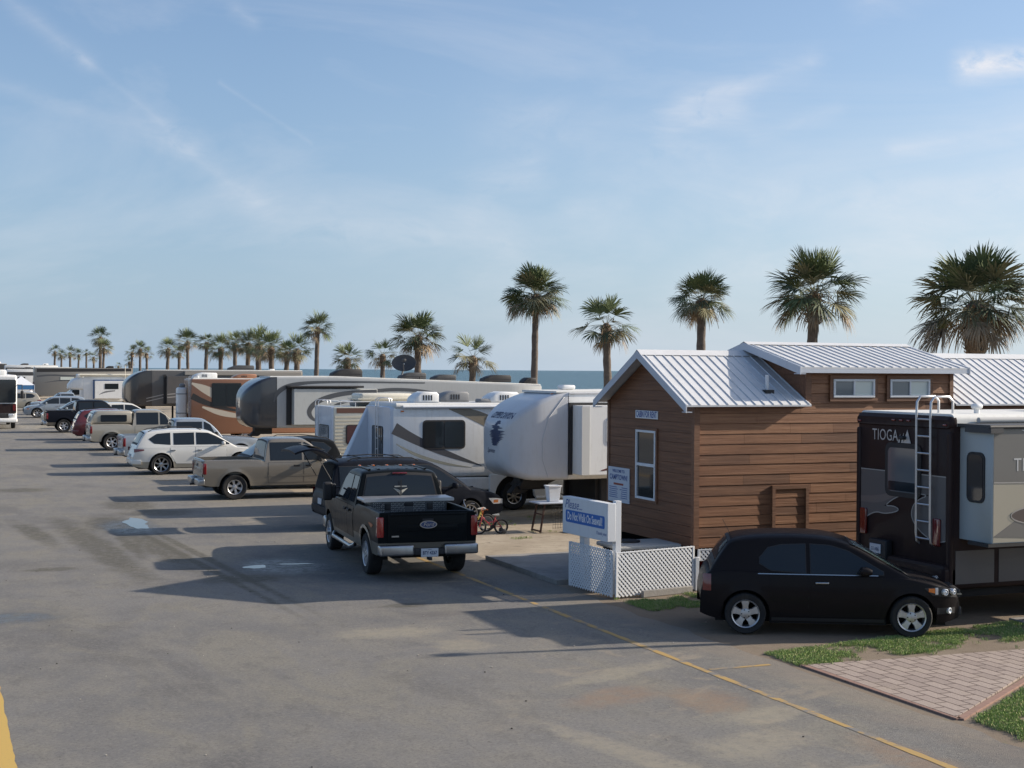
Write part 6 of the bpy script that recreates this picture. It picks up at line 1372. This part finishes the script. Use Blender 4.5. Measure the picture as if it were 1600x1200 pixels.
m = MB(); m.blob(L - .1, L + .005, -.40, .40, .56, .70, .02); m.blob(L - .12, L + .012, -.46, .46, .30, .44, .02); H.add('grille', m, M_TRIM); m = MB(); m.box(L - .05, L + .02, -.42, .42, .622, .640); m.box(L - .05, L + .012, -.16, .16, .46, .56); H.add('grille_bar', m, M_CHROME)
m = MB(); m.tube([(.5, 0, 1.47), (.38, 0, 1.70)], .004, 5); H.add('aerial', m, M_TRIM)
H.wheels(.318, .205, spokes=5, sw=.135, rimf=.70, dish=.04)

# big black pickup
T_ = vehicle('pickup_truck', 'big black pickup with silver toolbox and tan lower body seen from behind', 'truck', (9.10, 28.75, 0), radians(85.4), 'big', P_TRK, bodym=P_TRK2, lens=mat('bright_tail_lens', (.30, .018, .014), .15, coat=1), wh=dict(spokes=8, sw=.07, rimf=.62))
m = MB(); m.rbox([(1.72, -.80, .80, .95, 1.40, .02), (2.28, -.80, .80, .95, 1.40, .02)], 2, 1); m.rbox([(1.68, -.95, .95, 1.39, 1.455, .02), (2.32, -.95, .95, 1.39, 1.455, .02)], 3); tb = T_.add('toolbox', m, [M_ALU, mat('toolbox_face', (.12, .125, .13), .5, .6)])
m = MB()
for a in range(36):
    for b in range(5):
        y = -.74 + a * .042; z = 1.19 + b * .042
        if .36 < abs(y) < .52 or abs(y) < .08: continue
        sgn = 1 if (a + b) % 2 else -1; m.bar((1.716, y - .011, z - .009 * sgn), (1.716, y + .011, z + .009 * sgn), .006, .007, up=(1, 0, 0))
m.build('tread_pattern', mat('tread_bright', (.75, .76, .78), .3, .8), tb, smooth=False)
m = MB()
for y in (-.44, .44): m.blob(1.70, 1.722, y - .06, y + .06, 1.22, 1.35, .01); m.build('latch', M_TRIM, tb); m = MB()
m.blob(1.70, 1.722, -.10, .10, 1.30, 1.36, .01); m.build('latch', M_TRIM, tb)
m = MB(); m.tube([(1.2, .70, 1.33), (1.75, .52, 1.36)], .012, 6); T_.add('rod', m, M_TRIM)
oy = [(.17 * cos(a), .075 * sin(a) + 1.09) for a in [2 * pi * q / 32 for q in range(32)]]
m = MB(); m.prism(oy, 'x', .085, .125); o = T_.add('oval_badge', m, M_CHROME); m = MB(); m.prism([(a * .88, (b - 1.09) * .82 + 1.09) for a, b in oy], 'x', .080, .086); m.build('badge_field', mat('badge_blue', (.02, .05, .14), .4, coat=.5), o, smooth=False)
text('badge_lettering', 'Ford', .11, M_CHROME, o, (.077, 0, 1.09), (0, -1, 0), (0, 0, 1), shear=.25)
m = MB(); m.box(.10, .135, .58, .72, .86, .885); T_.add('model_badge', m, M_CHROME)
m = MB(); m.box(-.03, -.005, -.17, .17, .48, .64); o = T_.add('licence_plate', m, M_PLATE, bevel=.004); text('plate_digits', 'BTY 4Z67', .09, M_PLTXT, o, (-.034, 0, .555), (0, -1, 0), (0, 0, 1), wx=.74, bold=.002); text('plate_heading', 'OHIO', .03, M_PLTXT, o, (-.034, 0, .62), (0, -1, 0), (0, 0, 1))
text('window_decal', 'FIREFIGHTER', .055, M_SILV, T_.root, (2.475 - 3.125, 0, 1.66), (0, -1, 0), (.3, 0, 1)) if 0 else None
m = MB()
for sg in (1, -1):
    for k in range(4): m.add([(2.42 + .035 * k * .2, 0 + sg * .01, 1.56 - k * .025), (2.45, sg * (.15 - k * .025), 1.60 - k * .02), (2.45, sg * (.14 - k * .025), 1.582 - k * .02), (2.42, sg * .01, 1.545 - k * .025)], [(0, 1, 2, 3)])
m.prism([(-.022, 1.46), (.022, 1.46), (.03, 1.56), (-.03, 1.56)], 'x', 2.425, 2.43); m.box(2.445, 2.45, -.13, .13, 1.625, 1.65); T_.add('wing_decal', m, mat('decal_grey_white', (.42, .42, .38), .5), smooth=False)
m = MB(); m.box(2.40, 2.415, -.012, .012, 1.34, 1.78); T_.add('window_divider', m, M_TRIM)
m = MB(); m.blob(2.54, 2.60, -.16, .16, 1.885, 1.925, .012); T_.add('third_brake_light', m, M_RED)
m = MB()
for y in (-.6, -.3, 0, .3, .6): m.blob(3.75, 3.83, y - .028, y + .028, 1.975, 2.005, .012)
T_.add('cab_lamp', m, M_AMB)
m = MB()
for y in [-.6 + .2 * k for k in range(7)]: m.rbox([(2.75, y - .03, y + .03, 1.965, 1.992, .01), (3.8, y - .03, y + .03, 1.965, 1.992, .01)], 2)
T_.add('roof_ribs', m, P_TRK)
for sg in (1, -1):
    m = MB(); m.tube([(2.45, sg * .96, .46), (2.6, sg * 1.02, .40), (4.55, sg * 1.02, .40), (4.7, sg * .96, .46)], .045, 10); T_.add('running_board', m, M_CHROME)
    m = MB(); ya, yb = sorted((sg * 1.12, sg * 1.33)); m.blob(4.1, 4.22, ya, yb, 1.22, 1.62, .05); m.tube([(4.2, sg * .95, 1.32), (4.2, sg * 1.15, 1.34)], .025, 6); m.tube([(4.2, sg * .95, 1.5), (4.2, sg * 1.15, 1.5)], .02, 6); T_.add('towing_mirror', m, M_TRIM)
    m = MB(); m.lathe([(.15, 0), (.14, .06), (.09, .09), (.08, .15), (.001, .155)], (0, 0, 0), 'y', 18); o = m.build('hub_cap', M_CHROME, T_.root); o.location = (5.3 - 3.125, sg * .88, .41); o.rotation_euler = (0, 0, 0 if sg > 0 else pi)
    decal_p = [(1.45, 1.04), (1.6, 1.10), (2.0, 1.08), (2.2, 1.02), (1.9, 1.05), (1.65, 1.02)]
    T_.patch('orange_decal', mat('orange_print', (.45, .13, .04), .5), .55, .95, [(.55, 1.05), (.7, .99), (.95, 1.06)], [(.55, 1.06), (.7, 1.08), (.95, 1.075)], sg, .009)
    T_.patch('wheel_arch_flare', P_LTB, 1.3 - .62, 1.3 + .62, [(1.3 + .62 * cos(a), .41 + .52 * sin(a) * 1.0) for a in [pi - pi * q / 16 for q in range(17)]], [(1.3 + .62 * cos(a), .41 + .58 * sin(a) ** .8 if sin(a) > 0 else .42) for a in [pi - pi * q / 16 for q in range(17)]], sg, .02)
# dark minivan with its tailgate up
V_ = vehicle('minivan', 'dark navy minivan with raised tailgate and roof rack behind the black pickup', 'van', (11.60, 34.3 + .92, 0), 0, 'van', P_NAVY, hatch_open=True, wh=dict(spokes=10, sw=.035, rimf=.66, dish=.015))
V_.shield('load_shade_sheet', M_UNDER, (.08, 1.0), (.24, 1.6), .88, off=.012, border=False)  # near-black sheet painted as the shaded inside behind the open tailgate
m = MB(); rings = []
for k in range(9):
    t = k / 8; x = .30 - 1.18 * t; z = 1.76 + .52 * t - .30 * t * t + .12 * sin(pi * t); w = .74 + .06 * sin(pi * t)
    rings.append([(x, w * g, z + .05 * (1 - g * g)) for g in (-1, -.85, -.5, 0, .5, .85, 1)] + [(x, w * g, z - .05 + .05 * (1 - g * g)) for g in (1, .85, .5, 0, -.5, -.85, -1)])
m.loft(rings); tgate = V_.add('tailgate', m, P_NAVY)
m = MB(); L_, R__ = [], []
for k in range(2, 6):
    t = k / 8; x = .30 - 1.18 * t; z = 1.76 + .52 * t - .30 * t * t + .12 * sin(pi * t) + .046; L_.append((x, -.62, z + .022)); R__.append((x, .62, z + .022))
m.strip(L_, R__); m.build('tailgate_glass', M_GLASS2, tgate, smooth=False)
m = MB(); m.tube([(.1, -.75, 1.3), (-.28, -.72, 1.92)], .012, 6); m.tube([(.1, .75, 1.3), (-.28, .72, 1.92)], .012, 6); V_.add('gas_strut', m, M_TRIM)
V_.root.scale = (.95, 1, 1)
# the other parked vehicles: (name, label, cat, X of rear bumper (front one if facing -X), near side Y, facing, kind, paint, extras)
vehicle('pickup_truck', 'champagne crew cab pickup with red tail lights and empty bed', 'truck', (10.46, 43.64 + .985, 0), 0, 'pickup', P_TAN, mould=P_TAN, wh=dict(spokes=6, sw=.10, rimf=.60))
vehicle('suv_car', 'pearl white crossover with chrome wheels beside the champagne pickup', 'suv', (9.56, 54.72 + .97, 0), 0, 'suv', P_PEARL, bodym=two_tone('pearl_over_gold_paint', (.62, .61, .57), (.30, .275, .225), .50), wh=dict(spokes=7, sw=.085, rimf=.70, m=M_CHROME), mirrorm=P_PEARL)
vehicle('pickup_truck', 'silver blue crew cab pickup mostly hidden behind the white crossover', 'truck', (10.1, 60.5, 0), 0, 'pickup', P_SIL, mould=P_SIL).root.scale = (1.04,) * 3
vehicle('pickup_truck', 'sand coloured pickup with matching bed shell and side windows', 'truck', (10.02, 72.45, 0), 0, 'pickup', P_SAND, shell=True, shellm=P_SAND, mould=M_DARKG).root.scale = (1.055,) * 3
vehicle('suv_car', 'dark red suv tail just showing behind the sand coloured pickup', 'suv', (9.8, 83.0, 0), 0, 'suv', P_RED)
vehicle('pickup_truck', 'dark blue pickup with covered bed and tan wheel arches far along row', 'truck', (9.47, 92.9, 0), 0, 'xpickup', P_NAVY, tonneau=True, bodym=two_tone('navy_over_pewter_paint', (.012, .014, .020), (.15, .13, .105), .60), cab=1.75).root.scale = (1.07,) * 3
vehicle('suv_car', 'white suv whose rear window shows behind the dark blue pickup', 'suv', (12.1, 98.2, 0), 0, 'suv', P_PEARL, rails=False)
vehicle('suv_car', 'blue grey suv with only its windscreen showing over the dark blue pickup', 'suv', (9.6, 105, 0), pi, 'suv', paint('blue_grey_paint', (.24, .29, .33), .4), rails=False)
vehicle('suv_car', 'silver suv backed in with its bonnet toward the road', 'suv', (9.28, 120, 0), pi, 'suv', P_SIL, rails=False)
vehicle('pickup_truck', 'pale silver pickup backed in beyond the silver suv', 'truck', (10.6, 128, 0), pi, 'pickup', P_SIL)
vehicle('suv_car', 'tan grey suv on the road beside the left edge motorhome', 'suv', (7.0, 141, 0), pi, 'suv', P_SAND, rails=False)
vehicle('suv_car', 'black suv with glowing red tail light between champagne pickup and old camper', 'suv', (10.98, 47.95, 0), pi, 'suv', P_BLK, rails=True).root.scale = (.87, 1, 1)

# ------------------------------------------------------------------ small things
def bike(name, label, loc, rz, col, s=1.0, trainer=False, tilt=0):
    r = thing(name, label, 'bicycle', loc, rz, 'children\'s bicycles'); r.rotation_euler = (radians(tilt), 0, rz); R_ = .165 * s; wb = .56 * s
    for x, nm in ((0, 'wheel'), (wb, 'wheel')):
        m = MB(); m.tube([(x + R_ * cos(a), 0, R_ + R_ * sin(a)) for a in [2 * pi * q / 28 for q in range(29)]], .022 * s, 8); w = m.build('wheel', M_RUB, r)
        m = MB(); m.tube([(x + R_ * .84 * cos(a), 0, R_ + R_ * .84 * sin(a)) for a in [2 * pi * q / 28 for q in range(29)]], .008 * s, 5); m.lathe([(.025, -.03), (.025, .03)], (x, 0, R_), 'y', 10, 0, True)
        for q in range(12): a = 2 * pi * q / 12; m.tube([(x, 0, R_), (x + R_ * .84 * cos(a), 0, R_ + R_ * .84 * sin(a))], .002, 3)
        m.build('rim', M_ALU, w)
    hd, st, bb = (.07 * s, 0, .44 * s), (.42 * s, 0, .42 * s), (.33 * s, 0, .16 * s)
    m = MB(); t = .016 * s; m.tube([hd, st], t, 7) if s > 1.3 else m.tube([(hd[0] + .02, 0, hd[2] - .03), (.22 * s, 0, .27 * s), (.42 * s, 0, .30 * s)], t, 7); m.tube([(hd[0] + .02 * s, 0, hd[2] - .05), bb], t * 1.1, 7); m.tube([st, bb], t, 7)
    for sg in (-1, 1): m.tube([(wb, sg * .03, R_), bb], t * .6, 6); m.tube([(wb, sg * .03, R_), (st[0] - .01, 0, st[2] - .06)], t * .6, 6); m.tube([(0, sg * .035, R_), (.05 * s, sg * .035, .36 * s), (hd[0], 0, hd[2])], t * .7, 6)
    m.build('frame', col, r); m = MB(); m.tube([hd, (.09 * s, 0, .52 * s)], .012, 6)
    for sg in (-1, 1): m.tube([(.09 * s, 0, .50 * s), (.08 * s, sg * .10 * s, .58 * s), (.12 * s, sg * .2 * s, .62 * s), (.17 * s, sg * .22 * s, .61 * s)], .010, 6)
    m.build('handlebar', M_CHROME if not trainer else mat('handlebar_orange', (.45, .12, .03), .5), r); m = MB(); m.rbox([(.34 * s, -.02, .02, .45 * s, .47 * s, .01), (.42 * s, -.05 * s, .05 * s, .44 * s, .48 * s, .02), (.50 * s, -.075 * s, .075 * s, .44 * s, .485 * s, .02)], 3); m.tube([st, (.43 * s, 0, .45 * s)], .012, 6); m.build('saddle', M_CREAM, r)
    m = MB(); m.lathe([(.05 * s, -.02), (.05 * s, .02)], bb, 'y', 16, 0, True); m.tube([(bb[0], .05, bb[2]), (bb[0] - .07 * s, .06, bb[2] - .05 * s)], .008, 5); m.tube([(bb[0], -.05, bb[2]), (bb[0] + .07 * s, -.06, bb[2] + .05 * s)], .008, 5); m.blob(bb[0] - .11 * s, bb[0] - .03 * s, .06, .12, bb[2] - .065 * s, bb[2] - .045 * s, .008); m.blob(bb[0] + .03 * s, bb[0] + .11 * s, -.12, -.06, bb[2] + .045 * s, bb[2] + .065 * s, .008)
    m.build('crank', M_TRIM, r)
    if trainer:
        for sg in (-1, 1):
            m = MB(); m.lathe([(.055, -.015), (.062, -.01), (.062, .01), (.055, .015)], (wb + .04, sg * .16, .062), 'y', 16, 0, True); m.bar((wb, sg * .05, R_), (wb + .04, sg * .14, .07), .02, .01); m.build('training_wheel', M_DARKG, r)
    return r
bike('bicycle', 'small red bicycle with training wheels near the minivan front', (12.60, 32.72, 0), radians(-8), mat('bike_red', (.42, .03, .035), .3, coat=1), 1.0, True)
bike('bicycle', 'yellow bicycle with tall handlebar leaning behind the little red one', (12.28, 33.15, 0), radians(4), mat('bike_yellow', (.50, .38, .07), .35, coat=1), 1.25, False, 5)
tb = thing('folding_table', 'white topped folding table on dark legs beside the trailer slide', 'table', (14.72, 32.6, 0))
m = MB(); m.blob(-.68, .68, -.33, .33, .72, .755, .012); m.build('table_top', mat('plastic_top', (.42, .46, .52), .6), tb)
for x in (-.55, .5):
    m = MB()
    for y in (-.27, .27): m.bar((x - .08, y, 0), (x + .05, y * .9, .72), .04, .04)
    m.bar((x - .07, -.27, .04), (x - .07, .27, .04), .035, .035); m.bar((x + .0, -.25, .45), (x + .0, .25, .45), .03, .03); m.build('leg', mat('rusty_brown', (.06, .03, .022), .8), tb)
bn = thing('plastic_bin', 'tall white plastic bin standing on the folding table', 'bin', (14.55, 32.6, .757))
m = MB(); m.loft([[(sx * w, sy * d, z) for sx, sy in ((-1, -1), (1, -1), (1, 1), (-1, 1))] for w, d, z in ((.13, .1, 0), (.17, .135, .38), (.19, .155, .38), (.19, .155, .41), (.165, .13, .41), (.125, .095, .02))]); m.build('bin_body', M_VINYL, bn, bevel=.012)
cr = thing('wire_rack', 'thin wire rack hanging under the folding table', 'rack', (14.6, 32.25, 0)); m = MB()
for k in range(7): m.tube([(-.2 + k * .07, 0, .1), (-.2 + k * .07, 0, .66)], .004, 4)
for k in range(7): m.tube([(-.2, 0, .12 + k * .09), (.22, 0, .12 + k * .09)], .004, 4)
m.build('wires', M_TRIM, cr)
sk = thing('rubber_mat', 'crumpled black rubber mat on the sand behind the sign', 'mat', (15.25, 32.3, 0)); m = MB(); m.rbox([(-.5, -.1, .1, 0, .03, .01), (-.4, -.22, .2, 0, .09, .04), (-.1, -.25, .25, 0, .12, .05), (.2, -.2, .22, 0, .06, .03), (.6, -.12, .16, 0, .04, .02)], 4); m.build('mat_sheet', M_TRIM, sk)
pt = thing('picnic_table', 'weathered grey picnic table end beside bronze motorhome at right edge', 'picnic table', (17.5, 17.25, 0)); M_GW = mat('weathered_wood', (.20, .17, .14), .9, var=.3, vs=8)
m = MB()
for k in range(5): m.box(-.95, .95, -.38 + k * .155, -.38 + k * .155 + .14, .72, .76)
m.build('table_top', M_GW, pt, bevel=.006)
for y in (-.75, .6):
    m = MB(); m.box(-.95, .95, y, y + .14, .42, .46); m.box(-.95, .95, y + .155, y + .28, .42, .46) if y < 0 else None; m.build('bench', M_GW, pt, bevel=.006)
m = MB()
for x in (-.65, .65):
    m.bar((x, -.65, 0), (x, -.2, .72), .04, .09); m.bar((x, .65, 0), (x, .2, .72), .04, .09); m.box(x - .02, x + .02, -.72, .72, .35, .42)
m.build('leg_frame', M_GW, pt)
mast = thing('shadow_mast', 'unseen tapered mast right of the view, placed to cast a thin shadow', 'mast', (18.35, 17.05, 0)); m = MB(); m.tube([(0, 0, 0), (0, 0, .3), (0, 0, 3), (0, 0, 5.5)], [.14, .13, .10, .035], 12); m.build('post', M_MIDG, mast); m = MB(); m.blob(-.12, .12, -.12, .12, 5.3, 5.5, .05); m.build('mast_head', M_TRIM, mast)  # unseen mast added out of view for its thin tapering shadow
# beach canopy and the person under it
cp = thing('canopy', 'white and blue pop up canopy beyond the left edge motorhome', 'canopy', (8.35, 152, 0)); m = MB(); w = 1.2
m.add([(-w, -w, 2.25), (w, -w, 2.25), (w, w, 2.25), (-w, w, 2.25), (0, 0, 3.15)], [(0, 1, 4), (1, 2, 4), (2, 3, 4), (3, 0, 4)]); m.build('roof', mat('canopy_white', (.7, .72, .75), .8), cp, smooth=False)
m = MB()
for a, b in (((-w, -w), (w, -w)), ((w, -w), (w, w)), ((w, w), (-w, w)), ((-w, w), (-w, -w))): m.add([(*a, 2.25), (*b, 2.25), (*b, 1.8), (*a, 1.8)], [(0, 1, 2, 3)])
m.build('valance', mat('canopy_blue', (.05, .17, .36), .8), cp, smooth=False); m = MB()
for a in (-w, w):
    for b in (-w, w): m.bar((a, b, 0), (a, b, 2.3), .05, .05)
m.build('leg', M_VINYL, cp)
def person(name, label, loc, rz):
    V = [(0, 0, .95), (0, 0, 1.15), (0, 0, 1.38), (0, 0, 1.5), (0, .01, 1.62), (0, 0, 1.74), (.19, 0, 1.42), (.25, .02, 1.15), (.22, -.12, .93), (.21, -.14, .84), (-.19, 0, 1.42), (-.25, .03, 1.15), (-.24, -.02, .9), (-.23, -.03, .81),
         (.10, 0, .88), (.12, -.02, .48), (.12, .02, .08), (.12, -.12, .03), (-.10, 0, .88), (-.11, .0, .48), (-.13, .05, .08), (-.13, -.09, .03)]
    E = [(0, 1), (1, 2), (2, 3), (3, 4), (4, 5), (2, 6), (6, 7), (7, 8), (8, 9), (2, 10), (10, 11), (11, 12), (12, 13), (0, 14), (14, 15), (15, 16), (16, 17), (0, 18), (18, 19), (19, 20), (20, 21)]
    Rr = [.15, .14, .15, .06, .095, .07, .06, .045, .032, .035, .06, .045, .032, .035, .095, .06, .04, .035, .095, .06, .04, .035]
    me = bpy.data.meshes.new('person'); me.from_pydata(V, E, []); o = bpy.data.objects.new(name, me); COL.objects.link(o); o.location = loc; o.rotation_euler = (0, 0, rz)
    s = o.modifiers.new('skin', 'SKIN'); sv = me.skin_vertices[0].data
    for i, r in enumerate(Rr): sv[i].radius = (r, r * .8 if i < 3 else r)
    sv[0].use_root = True; u = o.modifiers.new('sub', 'SUBSURF'); u.levels = 2; u.render_levels = 2
    me.materials.append(mat('skin', (.32, .18, .12), .6)); tag(o, label, 'person')
    m = MB(); m.rbox([(0, -.13, .13, 0, .2, .06)], 1) if 0 else m.lathe([(.16, .92), (.185, 1.0), (.175, 1.2), (.20, 1.38), (.12, 1.49), (.07, 1.52)], (0, 0, 0), 'z', 16)
    m.tube([(.15, 0, 1.43), (.24, .01, 1.36), (.27, .02, 1.18)], [.08, .085, .075], 10); m.tube([(-.15, 0, 1.43), (-.24, .01, 1.36), (-.27, .02, 1.18)], [.08, .085, .075], 10); m.build('shirt', mat('shirt_white', (.72, .72, .72), .8), o)
    m = MB(); m.tube([(.1, 0, .97), (.12, -.01, .5)], [.13, .10], 10); m.tube([(-.1, 0, .97), (-.12, 0, .5)], [.13, .10], 10); m.build('shorts', mat('shorts_dark', (.05, .06, .09), .8), o)
    m = MB(); m.lathe([(.001, 1.83), (.07, 1.81), (.105, 1.74), (.11, 1.67), (.10, 1.62)], (0, .02, 0), 'z', 14); m.build('hair', mat('hair_dark', (.03, .02, .015), .8), o); return o
person('person', 'person in white shirt and dark shorts standing near the canopy', (9.9, 163, 0), .4)
